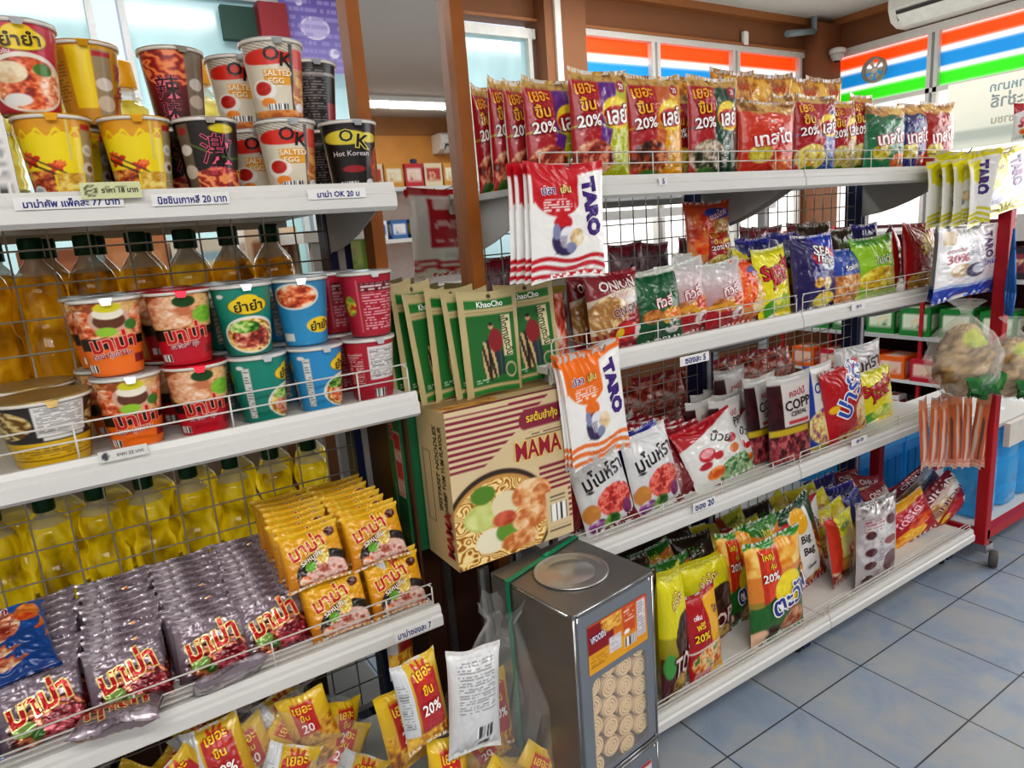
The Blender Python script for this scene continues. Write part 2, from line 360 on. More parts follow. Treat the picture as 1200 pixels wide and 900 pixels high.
bag('jack_yellow', .15, .2, .055, [('g', 'f0e020', 'e8e01c'), ('e', .28, .14, .2, .12, '48a828'), ('f', .6, .2, .3, .12, ['68b020', 'c8e040', 'f0f080'], 6), ('r', 0, .93, 1, 1, 'c8c818'), ('t', 'Snack', .5, .72, .2, 'd01c34', '7a0c20', 14, .8), ('t', 'Jack', .52, .54, .19, 'd01c34', '7a0c20', 14, .66)], back=FB)
bag('navy_snack', .17, .22, .06, [('g', '241c6c', '2c2484'), ('r', .0, 0, .3, 1, '20185c'), ('f', .74, .93, .3, .12, ['4a30a8', '8060d0'], 5), ('d', 1.2, 1, 1.5, '2848b8'), ('e', .6, .7, .28, .13, 'c01c2c'), ('e', .72, .6, .2, .1, 'd8e4f4'), ('f', .42, .35, .11, .07, CHIP, 8), ('f', .62, .33, .1, .09, ['c8a060', 'f0e0b0'], 8), ('f', .6, .12, .26, .1, ['d8a818', 'f8e040', 'f8f080'], 8),
    ('t', 'SEA', .56, .77, .13, 'ffffff', '20184c', -12, .5), ('t', 'Things', .6, .64, .13, 'ffffff', '20184c', -12, .62)])
bag('blue_snack', .14, .17, .05, [('g', 'd89858', '3058b0'), ('d', 0, 1, .52, '2850a8'), ('F', 0, 0, 1, .5, ['b06830', 'e0a060', 'f0c890'], 9), ('t', 'Scallop', .5, .64, .13, 'ffffff', '183070', 8, .8)])
bag('green_snack', .17, .2, .06, [('g', '8cc020', '9cd030'), ('F', 0, .86, 1, 1, ['308020', '68b030', 'a8d848'], 4), ('f', .5, .3, .46, .2, ['b88818', 'e8c830', 'f8f070'], 7), ('e', .5, .6, .44, .09, 'a8d84c'), ('t', 'โปเต้', .55, .61, .13, 'e8f8e0', '306020', 6, .7), ('d', 0, -1, -.1, 'c8e080')])
bag('red_yellow', .15, .2, .055, [('g', 'c01420', 'b81420'), ('p', .62, .66, .3, 12, 'f4d820'), ('f', .5, .12, .45, .14, CHIP, 8), ('t', 'Yaki', .62, .42, .17, 'c01420', 'ffffff', 60, .9)], back=[('g', 'b01420', 'c01424'), ('r', .2, .1, .5, .9, 'c8c0b8')])
bag('red_sun', .16, .22, .055, [('g', 'c01428', 'b81424'), ('f', .8, .3, .2, .2, ['d88830', 'f8d890', 'f8f0d0'], 7), ('F', .2, 0, 1, .12, CHIP, 9), ('e', .14, .5, .1, .05, 'f0c020'), ('t', 'ปาร์ตี้', .54, .67, .3, '2058b8', 'ffffff', 50, 1.1)])
bag('copp_dark', .13, .21, .05, [('g', '2c0c14', '3c1420'), ('f', .5, .6, .5, .4, ['1c060c', '481420', '301018'], 6), ('r', .28, .42, 1, .96, 'd8d4d0'), ('r', 0, .9, 1, 1, 'c8c8c4'), ('r', 0, .33, .86, .4, 'c8b028'), ('F', 0, 0, 1, .33, BERRY, 9), ('r', 0, 0, 1, .02, 'c8c0b0'), ('r', .38, .44, .9, .48, 'c03040'),
    ('t', 'คอปป์', .64, .79, .08, 'b83850', None, 4, .5), ('t', 'COPP', .64, .66, .11, '181418', None, 4, .68), ('t', 'CEREAL', .64, .56, .05, '383438', None, 4, .6)], 'pouch', FB, crk=.5)
bag('copp_blue', .13, .21, .05, [('g', '2848a0', '2040a0'), ('r', .2, .45, 1, 1, 'dcdcd8'), ('f', .5, .26, .5, .22, ['7a3ca0', 'd8a848', 'f0e8b0', 'e8d890'], 7), ('r', 0, 0, 1, .05, 'c8b028'), ('t', 'COPP', .6, .74, .12, '2848a0', None, 4, .7), ('t', 'CEREAL', .62, .6, .05, '50a060', None, 4, .6)], 'pouch', FB, crk=.5)
bag('manora', .165, .225, .05, [('g', 'd0d2d4', 'e2e4e6'), ('f', .62, .36, .36, .19, ['a01c1c', 'e05040', 'f09080', 'd03028'], 9), ('e', .14, .3, .14, .12, 'c8883c'), ('f', .2, .14, .16, .08, ['5a1c5c', 'a040a0', 'e0e0e0'], 6), ('f', .48, .12, .16, .09, GREENS, 8), ('f', .82, .2, .1, .1, ['5a1c4c', '8a3070'], 6), ('e', .2, .56, .06, .02, '30302c'),
    ('t', 'มโนห์รา', .52, .72, .2, '201c20', None, 8, .8)], back=FB)
bag('dim_blue', .165, .225, .05, [('g', '141c4c', '3038a8'), ('W', .75, .03, 1, 0, '4048c0'), ('d', 0, 1, .35, '28309c'), ('e', .7, .7, .3, .1, 'e8e8f0'), ('e', .5, .3, .3, .15, '203c2c'), ('t', 'มโนรา', .6, .7, .12, '2838a0', None, 8, .6)])
bag('candy_red', .16, .21, .05, [('g', 'd8dcd8', 'e8e8e8'), ('d', -.25, 1, .72, 'b41424'), ('f', .72, .14, .36, .18, ['2c5a30', '6a9a60', 'b8d0a8', '3f7a40'], 10), ('e', .3, .52, .13, .1, 'c01c30'), ('e', .3, .54, .1, .06, 'e8a0a8'), ('e', .22, .38, .1, .05, 'b01c30'), ('e', .46, .44, .08, .06, 'c02c30'), ('f', .34, .22, .15, .09, ['c85820', 'f09040', 'f8c890'], 7), ('e', .76, .42, .1, .07, 'd87838'), ('e', .78, .58, .1, .07, 'b82838'),
    ('t', 'บ๊วย', .62, .68, .15, '1c1c1c', 'f0f0f0', -35, .42)], back=[('g', 'a41424', 'b41c2c'), ('d', 0, -1, -.5, 'c8c8c0')])
bag('darkred', .16, .2, .05, [('g', '6a0c18', '8c1422'), ('F', 0, .85, 1, 1, ['7a1020', 'a82030', 'd06068'], 5), ('W', .9, 0, 1, 0, '9c1c28'), ('e', .5, .45, .3, .16, '7c1420')])
bag('yellow_choc', .17, .24, .07, [('g', '3c0c18', 'e4dc1c'), ('d', 0, 1, .52, 'e0d81c'), ('W', .93, .01, 2, 0, 'b8b414'), ('f', .66, .48, .36, .22, ['1c0c08', '3c2018', '5a3424'], 6), ('r', 0, 0, 1, .36, '501020'), ('f', .6, .12, .3, .1, ['6a4818', 'a88830', 'c8a858'], 8), ('e', .15, .3, .13, .1, '48a048'),
    ('t', 'คูโรโตะ', .45, .79, .11, 'f8e8a0', '8c4820', 14, .7), ('t', 'TOP', .58, .3, .17, 'e8d8d0', '6a1024', 8, .7)], back=[('g', '8c8c14', 'c8c018')])
bag('free20', .13, .24, .055, [('g', 'b81420', 'b01020'), ('d', 1, .12, .62, 'e8b018'), ('f', .5, .24, .46, .16, ['c84818', 'f09a30', 'f8e0b0', '4a7a20'], 8), ('b', .38, .01, .03, .5, 0, 'e8e0d8'), ('r', .1, .05, .55, .13, 'e0a0a0'), ('r', 0, .93, 1, 1, 'a80c18'),
    ('t', 'เพิ่ม', .27, .78, .06, 'ffffff', None, 0, .4), ('t', 'ฟรี', .3, .68, .08, 'f8e020', None, 0, .4), ('t', '20%', .3, .55, .085, 'f8e020', '8a0c18', 0, .46), ('t', 'โต', .78, .78, .08, '30306c', None, 10, .3)])
bag('tawan', .17, .25, .065, tawan(), back=FB)
bag('purple_mix', .16, .22, .06, [('g', 'd8902c', 'c02c8c'), ('d', 0, 1, .5, 'e88c34'), ('F', 0, .45, 1, .8, CHIP, 5), ('W', .86, .03, 1, 2, '2c7a20'), ('t', 'ใหญ่', .5, .86, .1, 'f8e850', None, 5, .5), ('t', 'คุ้ม', .55, .74, .08, 'f8e850', '8a1c10', 5, .5)])
bag('big_bag', .15, .24, .06, [('g', 'b81818', '184c2c'), ('d', 0, 1, .68, '144828'), ('n', .5, .32, .5, .36, ['8c2c0c', 'd87028', 'f0b050'], 7), ('r', 0, .72, .35, .86, 'c01c20'), ('r', .35, .14, .78, .9, 'e8e8e4'), ('e', .54, .8, .18, .14, 'f0b428'), ('r', 0, 0, 1, .08, 'a81418'), ('t', 'Big', .56, .58, .11, '141414', None, -6, .4), ('t', 'Bag', .57, .44, .11, '141414', None, -6, .44), ('t', 'Candy', .57, .26, .05, '303030', None, -6, .3)])
bag('lime_red', .16, .21, .055, [('g', 'a82c20', 'd8dc50'), ('d', 0, 1, .4, 'dcd884'), ('W', .74, .04, 2, 0, 'e8e83c'), ('d', -1, .1, -.18, 'c83820'), ('e', .62, .44, .15, .12, 'd83818'), ('F', 0, 0, 1, .2, ['4a1410', 'a03028', 'd8c0a0'], 7), ('t', 'เอฟเอฟ', .5, .84, .08, '60a020', None, 10, .6)])
bag('silver_bean', .13, .22, .055, [('g', 'c8c0c0', 'b0a8a8'), ('F', 0, .82, 1, 1, ['787070', 'c8c4c4', 'f0f0f0'], 6), ('f', .5, .5, .5, .34, ['b8b0b0', 'dcd8d8', 'f0eeee'], 4), ('e', .22, .62, .11, .05, '5a1420'), ('e', .22, .42, .12, .05, '5a1420'), ('e', .22, .26, .12, .05, '5a1420'), ('e', .22, .09, .12, .05, '5a1420'), ('e', .72, .74, .13, .06, '6a1c28'), ('e', .7, .5, .18, .05, '983838'), ('e', .72, .24, .2, .13, '6a2030'), ('l', .1, .66, .55, .8, 4, 'b02838'), ('l', .4, .1, .5, .56, 18, '806868')], m=FOIL)
bag('red_corn', .17, .2, .055, [('g', 'a81420', 'c01c28'), ('W', .84, .02, 1.5, 0, 'e8a818'), ('f', .4, .2, .35, .16, ['d87010', 'f4b428', 'f8e060'], 5), ('f', .7, .4, .26, .12, ['c01c18', 'e05c28', 'f09048'], 5), ('t', 'โดริโต', .5, .63, .17, 'f8b8c8', 'a01040', 24, .85)])
bag('yellow_mix', .16, .21, .055, [('g', 'c85c1c', 'd8cc20'), ('d', 0, 1, .5, 'e0cc28'), ('F', 0, .2, 1, .5, CHIP, 6), ('W', .9, .02, 2, 0, 'f0e840'), ('e', .3, .7, .2, .07, 'c02418'), ('t', 'ปักกิ่ง', .5, .72, .09, 'c01c18', 'f8f0a0', 4, .6)], nx=34, ny=44)
bag('navy_mix', .16, .21, .055, [('g', '20205c', '28286c'), ('F', 0, .1, 1, .5, CHIP, 6), ('e', .6, .25, .25, .1, 'c01c20'), ('W', .93, .02, 2, 0, '3838a0'), ('t', 'SNACK', .5, .72, .09, 'e0e0f0', None, 4, .6)], nx=34, ny=44)
bag('dark_mix', .16, .21, .055, [('g', '5c3010', '34241c'), ('F', 0, .2, 1, .7, ['201008', '5a3018', 'a06828'], 6), ('W', .92, .02, 2, 0, '4a3a20'), ('t', 'โก๋แก่', .5, .78, .12, '60a830', None, 4, .6)], nx=34, ny=44)
bag('taro_red', .18, .225, .02, taro('c81828', 'e03040', 'c8182c'), 'flat', back=[('g', 'f0f0ee', 'f0f0ee'), ('r', .12, .32, .78, .9, 'c01828'), ('r', .2, .76, .7, .88, 'e8d8d8'), ('l', .2, .4, .7, .7, 8, 'f0c8c8'), ('W', .93, 0, 1, 0, 'c81828'), ('b', .17, .02, .02, 1.5, 0, 'c8182c'), ('b', .1, .022, .022, 1.5, .5, 'c8182c'), ('r', .3, .2, .55, .28, 'e0e0dc')])
bag('taro_orange', .18, .235, .02, taro('f07818', 'f49030', 'f07c20'), 'flat')
bag('taro_yellow', .16, .215, .018, taro('e8e018', 'f4ec50', 'dcd420'), 'flat', back=[('g', 'e0e020', 'd8d4c0'), ('b', .1, .06, .02, 1, 0, 'd8d028')])
bag('taro_blue', .19, .21, .018, [('g', 'eceef2', 'f0f0f4'), ('w', .17, .015, 1.5, 0, '2450b8'), ('b', .19, .012, .015, 1.5, 0, '88b0e8'), ('r', .06, .78, .24, .96, 'b89030'), ('f', .34, .4, .16, .1, ['c8a880', 'e8dcc8'], 7), ('e', .55, .38, .14, .1, '484860'), ('e', .6, .4, .1, .07, 'd0d4e0'), ('d', 0, 0, 1, 'ffffff'),
    ('t', '30%', .28, .58, .12, 'c02840', None, 4, .3), ('t', 'ลดเกลือ', .25, .7, .06, 'a03c50', None, 4, .3), ('t', 'TARO', .72, .72, .1, '4a2a70', None, -82, 1.2), ('t', 'ใหม่', .75, .48, .1, '3c58b8', 'ffffff', 10, .3), ('l', .42, .6, .58, .85, 8, '808090')], 'flat')
bag('pouch_green', .15, .22, .045, [('g', 'b8a878', 'c4b688'), ('r', .1, .84, .92, .92, '1f7a30'), ('r', .1, .1, .92, .78, '1c6c2c'), ('r', .1, .02, .92, .07, '1f7a30'), ('r', .1, .8, .92, .815, 'a89868'), ('e', .52, .955, .035, .022, '40342c'), ('e', .42, .34, .14, .2, '3c2c20'), ('s', .3, .16, .54, .52, 3, 3.5, 'c8b080'), ('e', .42, .34, .025, .19, '20140c'),
    ('e', .55, .52, .12, .12, '8c1c28'), ('r', .54, .18, .6, .42, '2c3448'), ('r', .62, .18, .68, .42, '2c3448'), ('e', .49, .665, .04, .03, 'd8a080'), ('e', .49, .685, .04, .018, '1c1410'), ('e', .78, .22, .1, .075, 'd0c49c'), ('e', .78, .22, .085, .06, '2c6c34'), ('r', .68, .36, .84, .76, 'dcd2a8'), ('l', .16, .13, .36, .17, 2, 'c8e0c8'),
    ('t', 'KhaoCho', .52, .88, .055, 'ffffff', None, 0, .5), ('t', 'เม็ดทานตะวัน', .76, .56, .1, '1c3c20', None, -82, .56)], 'pouch', [('g', 'b8a878', 'c4b688'), ('r', .1, .1, .92, .9, '1c6c2c'), ('l', .2, .3, .8, .8, 20, 'c8d8c0')], m=CARD, crk=.2)
MAMA = lambda cx, cy, h, w, rot: ('t', 'มาม่า', cx, cy, h, 'c81420', 'f6dc90', rot, w)
bag('mama_purple', .13, .105, .028, [('g', '5c4854', 'a094a0'), ('F', 0, .8, 1, 1, ['7a6c78', 'b0a4b0', 'dcd4dc'], 6), ('e', .62, .2, .5, .36, '4c1c1c'), ('n', .64, .2, .46, .32, ['5a1418', 'a83c2c', 'd08858'], 6), ('f', .75, .16, .26, .22, ['6a1420', 'a02838', 'd87080'], 8), ('e', .3, .24, .13, .1, '8cb060'), ('e', .44, .12, .08, .07, '3c6c2c'), ('l', .5, .8, .9, .84, 1, 'e8e0e0'), MAMA(.5, .58, .4, .76, 12)],
    'brick', [('g', '6a5c64', '8c8088'), ('r', .3, .1, .7, .9, 'a8a0a6')], m=FOIL, crk=1.3)
bag('mama_yellow', .125, .11, .026, [('g', 'c8780c', 'f0b81c'), ('W', .93, .01, 3, 0, 'f0c840'), ('e', .62, .2, .48, .36, '2a2420'), ('f', .64, .16, .36, .24, ['a8503c', 'd89888', 'f4dcd4', 'e8b8a8'], 12), ('n', .62, .52, .12, .2, ['d8b040', 'f8e890'], 8), ('e', .4, .34, .09, .09, '6cb030'), ('f', .26, .14, .1, .08, SHR, 6), ('e', .83, .84, .09, .08, '5a1c14'), ('d', 0, -1, -.04, 'e8e0d0'),
    MAMA(.4, .72, .3, .62, 14), ('t', 'รสหมูสับ', .44, .48, .14, 'fff4e0', '5a1c10', 16, .66)], 'brick', [('g', 'd08810', 'f0b81c'), ('r', .35, .1, .65, .9, 'f0d8a0')], crk=1.2)
bag('mama_blue', .13, .105, .028, [('g', '103c80', '2068b8'), ('f', .4, .5, .38, .36, ['8c2c20', 'd07858', 'f0d0a8'], 8), ('f', .85, .7, .14, .18, ['c83c18', 'f0a040'], 6), ('t', 'มาม่า', .45, .82, .2, 'c81420', 'f0f0f0', 6, .5)], 'brick', [('g', '103c80', '2068b8')], crk=1.3)
bag('snack_packet', .12, .16, .045, [('g', 'd8a020', 'e8c428'), ('F', 0, .1, 1, .55, CHIP, 5), ('r', .25, .35, .72, .9, 'c82420'), ('t', 'เยอะ', .48, .8, .1, 'f8d840', None, 0, .4), ('t', 'ขึ้น', .48, .67, .12, 'f8d840', None, 0, .36), ('t', '20', .48, .48, .14, 'ffffff', None, 0, .4)], back=[('g', 'd0a030', 'e0c040'), ('r', .3, 0, .7, 1, 'd8b860')], nx=30, ny=40)
bag('packet_back', .13, .19, .05, [('g', 'd0d2d4', 'dcdee0'), ('l', .15, .45, .85, .93, 26, '606470'), ('B', .46, .16, .78, .3), ('e', .62, .1, .12, .03, '28282c')], back=FB)
bag('packet_red', .13, .19, .05, [('g', 'b07820', 'd8b838'), ('d', -1, .0, -.25, 'd0d4d8'), ('r', .3, .2, .85, .85, 'b42c30'), ('p', .56, .8, .26, 9, 'c83830'), ('F', 0, 0, 1, .2, CHIP, 6), ('l', .02, .3, .18, .8, 16, '707478'), ('t', 'เยอะ', .57, .85, .09, 'f8d020', 'a02818', 8, .44), ('t', 'ขึ้น', .57, .68, .12, 'f8d020', 'a02818', 4, .4), ('t', '20%', .57, .47, .12, 'ffffff', 'a02818', 0, .5)], back=FB)
bag('dried_fish', .035, .17, .012, [('g', 'c85c30', 'd06828'), ('r', 0, .86, 1, 1, 'd8906c'), ('L', .35, .75, .3, .15, .12, 'd8c0b0'), ('L', .7, .6, .68, .2, .1, '5c3c30'), ('L', .5, .9, .45, .5, .05, 'e88858'), ('r', 0, 0, 1, .1, 'c87858'), ('s', 0, .0, 1, .1, 60, 0, 'e0b098')], 'flat', nx=14, ny=40)
bag('pink_bag', .15, .17, .07, [('g', '8c5c6c', 'a87884'), ('F', 0, 0, 1, 1, ['5a3440', '98707c', 'c8a8b0'], 4), ('W', .88, .03, 2, 0, 'b01c3c'), ('r', .3, .3, .7, .62, 'd8d4c0'), ('r', .34, .44, .66, .54, 'c8b840'), ('t', 'ขนม', .5, .4, .08, '30302c', None, 0, .3)], nx=26, ny=30)
bag('orange_pack', .15, .1, .05, [('g', 'c8381c', 'd8583c'), ('F', 0, 0, 1, 1, ['8c1c14', 'd04828', 'f08868', 'f8e0d8'], 6)], nx=26, ny=20)

# ---------------------------------------------------------------- room
X0, X1, Y0, Y1, ZC = -2.6, 5.0, -4.4, 3.3, 2.7
BROWN = mat('8a5c3c', .6, 0, .05, 3, .05); BROWN2 = mat('a8632f', .5, 0, .12, 6); PALE = mat('d8d4cc', .6, 0, .03, 4); FRAME = mat('d5d3ce', .4, 0, .03)
def floor_mat():
    m, nt, b = nodes('blue grey floor tiles'); N = nt.nodes.new; L = nt.links.new
    tc = N('ShaderNodeTexCoord'); sp = N('ShaderNodeSeparateXYZ'); L(tc.outputs['Object'], sp.inputs[0])
    def grout(out, off):
        a = N('ShaderNodeMath'); a.operation = 'ADD'; a.inputs[1].default_value = off + 30; L(out, a.inputs[0])
        q = N('ShaderNodeMath'); q.operation = 'PINGPONG'; q.inputs[1].default_value = .1515; L(a.outputs[0], q.inputs[0])
        l = N('ShaderNodeMath'); l.operation = 'LESS_THAN'; l.inputs[1].default_value = .0022; L(q.outputs[0], l.inputs[0]); return l.outputs[0]
    gx = grout(sp.outputs[0], -1.51 + .303 * 5 - 30 + .303 * 100); gy = grout(sp.outputs[1], -1.03 + .303 * 4 - 30 + .303 * 100)
    mx = N('ShaderNodeMath'); mx.operation = 'MAXIMUM'; L(gx, mx.inputs[0]); L(gy, mx.inputs[1])
    n1 = N('ShaderNodeTexNoise'); n1.inputs['Scale'].default_value = 5; n1.inputs['Detail'].default_value = 6; n1.inputs['Roughness'].default_value = .62; n1.inputs['Distortion'].default_value = .8; L(tc.outputs['Object'], n1.inputs['Vector'])
    cr = N('ShaderNodeValToRGB'); L(n1.outputs['Fac'], cr.inputs[0]); e = cr.color_ramp.elements
    e[0].position = .3; e[0].color = (*lin('93a0b0'), 1); e[1].position = .7; e[1].color = (*lin('adb4bc'), 1)
    for p, c in ((.42, '9ba9bc'), (.52, 'a6afb9'), (.6, 'aeb2b5')): q = e.new(p); q.color = (*lin(c), 1)
    mi = N('ShaderNodeMix'); mi.data_type = 'RGBA'; L(mx.outputs[0], mi.inputs['Factor']); L(cr.outputs[0], mi.inputs['A']); mi.inputs['B'].default_value = (*lin('4a4c50'), 1)
    L(mi.outputs['Result'], b.inputs['Base Color']); b.inputs['Roughness'].default_value = .32
    bp = N('ShaderNodeBump'); bp.inputs['Strength'].default_value = .5; bp.inputs['Distance'].default_value = .002; bp.invert = True; L(mx.outputs[0], bp.inputs['Height']); L(bp.outputs[0], b.inputs['Normal'])
    return m
def struct(name, b, m, parent=None):
    o = b.add(name, m, parent)
    if not parent: o['kind'] = 'structure'
    return o
struct('floor', B().box(X0 - .1, X1 + .1, Y0 - .1, Y1 + .1, -.08, 0), floor_mat())
struct('ceiling', B().box(X0 - .1, X1 + .1, Y0 - .1, Y1 + .1, ZC, ZC + .08), mat('d2cec8', .8, 0, .03, 2))
struct('wall_left', B().box(X0 - .1, X0, Y0, Y1, 0, ZC), PALE)
struct('wall_front', B().box(X0, X1, Y0 - .1, Y0, 0, ZC), mat('b07a48', .55, 0, .1, 4))
ztop, zs = 2.5, .75
bx = [(X0, -1.0), (2.38, 2.63), (4.74, X1)]
w = B(); w.box(X0, X1, Y1, Y1 + .12, ztop, ZC).box(X0, X1, Y1, Y1 + .12, 0, zs)
for a, c in bx: w.box(a, c, Y1, Y1 + .12, zs, ztop)
w.box(-1.0, -.55, Y1, Y1 + .12, zs, ztop).box(1.62, 1.8, Y1, Y1 + .12, zs, ztop)
struct('wall_back', w, BROWN)
struct('trim_1', B().box(X0, X1, Y1 - .06, Y1, 2.655, ZC).box(X0, X1, Y1 - .03, Y1, 2.485, 2.5), mat('a06a3e', .5))
struct('trim_2', B().box(X1 - .06, X1, Y0, Y1, 2.655, ZC), mat('a06a3e', .5))
struct('trim_3', B().box(2.36, 2.64, Y1 - .1, Y1, 0, 2.66), BROWN)
struct('trim_4', B().box(2.42, 2.46, Y1 - .115, Y1 - .1, 0, 2.66), mat('e4e0da', .5))
struct('trim_5', B().box(X1 - .27, X1, Y1 - .13, Y1, 0, 2.66), mat('8a5a3a', .6))
w = B(); w.box(X1, X1 + .12, Y0, Y1, 2.49, ZC).box(X1, X1 + .12, Y0, Y1, 0, zs).box(X1, X1 + .12, Y0, -1.2, zs, 2.49)
struct('wall_right', w, BROWN)
def window(name, axis, p, spans, z0, z1, stripes, fr=FRAME, glasscol=None):
    """a row of panes in one frame; axis 0: runs along x on the back wall, 1: runs along y on the right wall"""
    b = B(); t = .05
    def bar(a0, a1, c0, c1):
        if axis == 0: b.box(a0, a1, p - .02, p + .06, c0, c1)
        else: b.box(p - .02, p + .06, a0, a1, c0, c1)
    lo = min(s[0] for s in spans); hi = max(s[1] for s in spans)
    bar(lo - t, hi + t, z1, z1 + t); bar(lo - t, hi + t, z0 - t, z0)
    for a, c in spans: bar(a - t / 2, a, z0, z1); bar(c, c + t / 2, z0, z1)
    if stripes: bar(lo, hi, stripes[-1][0] - .035, stripes[-1][0] - .005)
    o = b.add(name, fr); o['kind'] = 'structure'
    for a, c in spans:
        s = S()
        if axis == 0: f = lambda X, Y, off: np.stack([a + X * (c - a), X * 0 + p + .02 - off, z0 + Y * (z1 - z0)], 1)
        else: f = lambda X, Y, off: np.stack([X * 0 + p + .02 - off, c - X * (c - a), z0 + Y * (z1 - z0)], 1)
        if stripes:
            yy = lambda z: (z - z0) / (z1 - z0)
            ops = [('g', 'f4f2ec', 'fbfbf8'), ('F', 0, 0, 1, yy(stripes[-1][0]), ['d8dcd4', 'f8f8f4', 'ffffff'], 3)] + [('r', -.01, yy(q0), 1.01, yy(q1), cc) for q0, q1, cc in stripes]
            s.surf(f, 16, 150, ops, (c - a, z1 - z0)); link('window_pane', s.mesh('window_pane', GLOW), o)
        else:
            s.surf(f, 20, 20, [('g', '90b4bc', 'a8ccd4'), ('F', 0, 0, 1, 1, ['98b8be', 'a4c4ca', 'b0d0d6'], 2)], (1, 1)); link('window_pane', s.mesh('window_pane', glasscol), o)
    return o
OR, BL, GR = 'ff4a08', '1080c0', '30c810'
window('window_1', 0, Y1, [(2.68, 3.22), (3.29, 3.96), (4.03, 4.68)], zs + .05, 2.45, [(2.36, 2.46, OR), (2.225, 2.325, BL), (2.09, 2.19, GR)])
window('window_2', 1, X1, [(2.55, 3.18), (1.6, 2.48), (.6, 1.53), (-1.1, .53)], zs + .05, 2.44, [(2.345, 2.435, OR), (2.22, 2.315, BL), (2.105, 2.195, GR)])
PANE = printed('pale blue pane with painted daylight', .15, .3, 10, 0, emit=.3)  # opaque panes; their emission imitates the bright sky outside
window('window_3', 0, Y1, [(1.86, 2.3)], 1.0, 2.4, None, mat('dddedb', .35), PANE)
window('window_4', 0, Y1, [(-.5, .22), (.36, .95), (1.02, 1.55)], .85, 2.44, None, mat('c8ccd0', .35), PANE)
# poster on the right windows, seen from behind: mirrored letters
s = S(); py0, py1 = 2.4, .85
fp = lambda X, Y, off: np.stack([X * 0 + X1 - .03 + off * -1, py0 - X * (py0 - py1), 1.68 + Y * .41], 1)
fm = lambda X, Y, off: fp(1 - X, Y, off)
s.surf(fm, 20, 20, [('g', 'c8ccc0', 'eeecdc'), ('r', 0, .1, 1, .26, 'a8b0a8'), ('e', .5, .2, .04, .05, 'e0e0d8'), ('t', 'หาคนสำหมาก', .72, .85, .14, '8098a0', None, 0, .5), ('t', 'ธูปะระช่าธี', .72, .62, .26, '8c9494', None, 0, .52), ('t', 'ร้อยพนบระชาชน', .7, .38, .13, 'a0a090', None, 0, .56)], (1.55, .41))
o = link('window_poster', s.mesh('window_poster', printed('thin paper poster', .8, 0, 10, 0, emit=.35)), None)
tag(o, 'pale poster with mirrored grey Thai writing pasted on the right window', 'poster')
s = S(); s.surf(lambda X, Y, off: np.stack([X * 0 + X1 - .03 - off, 2.1 - X * 1.9, 1.42 + Y * .22], 1), 8, 8, [('g', 'f05018', 'f86018'), ('r', .3, 0, .34, 1, 'ffffff')], (1, 1))
tag(link('window_banner', s.mesh('window_banner', GLOW)), 'orange banner panel below the pale poster on the right window', 'banner')
# round fan in the right window
c = at(1026, 82, X=X1 - .03)
o = empty('exhaust_fan', tuple(c)); tag(o, 'round grey exhaust fan set in the striped right window', 'fan')
b = B(); n = 28
prof = [(.075, 0), (.085, .0), (.085, .03), (.07, .03), (.07, 0)]
b.lathe(prof, 28, caps=False); fr_ = b.add('fan_ring', mat('a8a094', .4, .3), o, rot=(0, -PI / 2, 0))
b = B(); b.lathe([(.001, .018), (.022, .02), (.022, .0)], 16); b.add('fan_hub', mat('e0dccc', .4), o, rot=(0, -PI / 2, 0))
for k in range(6):
    t = k * PI / 3; b = B(); p0 = Vector((0, .02 * math.cos(t), .02 * math.sin(t))); 
    b.v = [(-.004, .02 * math.cos(t - .3), .02 * math.sin(t - .3)), (-.012, .02 * math.cos(t + .3), .02 * math.sin(t + .3)), (-.016, .068 * math.cos(t + .38), .068 * math.sin(t + .38)), (-.002, .068 * math.cos(t - .2), .068 * math.sin(t - .2))]
    b.f = [[0, 1, 2, 3]]; b.sm = [False]; b.add('fan_blade', mat('c8c0b0', .4), o)
# small things on the brown wall
b = B(); p = at(915, 42, Y=Y1 - .05)
b.path([(p[0] + .0, Y1 - .1, p[2] + .0), (p[0] + .3, Y1 - .1, p[2] + .04), (p[0] + .3, Y1 - .1, p[2] + .25)], .022, 10)
tag(b.add('drain_pipe', mat('8c98a0', .4)), 'grey bent drain pipe on the brown wall in the far corner', 'pipe')
b = B(); p = at(873, 45, Y=Y1 - .02); b.box(p[0] - .025, p[0] + .025, Y1 - .035, Y1 - .005, p[2] - .045, p[2] + .045)
tag(b.add('wall_sensor', mat('f0f0ec', .4), bevel=.012), 'small white oval sensor on the brown wall above the windows', 'sensor')
p = at(981, 63, X=X1 - .12); o = empty('security_camera', tuple(p)); tag(o, 'small white dome security camera above the striped corner window', 'camera')
B().lathe([(.001, -.05), (.03, -.045), (.045, -.02), (.05, .0)], 18).add('camera_dome', mat('c8c4c0', .2), o); B().lathe([(.055, 0), (.055, .03), (.03, .04)], 18).add('camera_base', mat('e4e2de', .4), o); B().lathe([(.018, -.056), (.018, -.04)], 12).add('camera_lens', mat('202024', .2), o)
# air conditioners
def aircon(loc, yaw, label):
    o = empty('air_conditioner', loc, (0, 0, yaw)); tag(o, label, 'air conditioner')
    L = 1.0
    pr = [(0, .198), (-.21, .198), (-.235, .18), (-.235, .1), (-.2, .03), (-.13, 0), (0, 0)]
    B().prism(pr, -L / 2, L / 2).add('casing', mat('e8e6e0', .35), o)
    B().prism([(-.232, .085), (-.2, .03), (-.203, .026), (-.237, .083)], -L / 2 + .05, L / 2 - .05).add('air_outlet', mat('4a4844', .5), o)
    B().prism([(-.238, .06), (-.16, .0), (-.165, -.006), (-.243, .055)], -L / 2 + .06, L / 2 - .06).add('louvre', mat('f0eee8', .35), o)
    return o
aircon((X1 - .001, 2.2, 2.5), -PI / 2 + 0, 'white split air conditioner high on the wall above the striped right window')

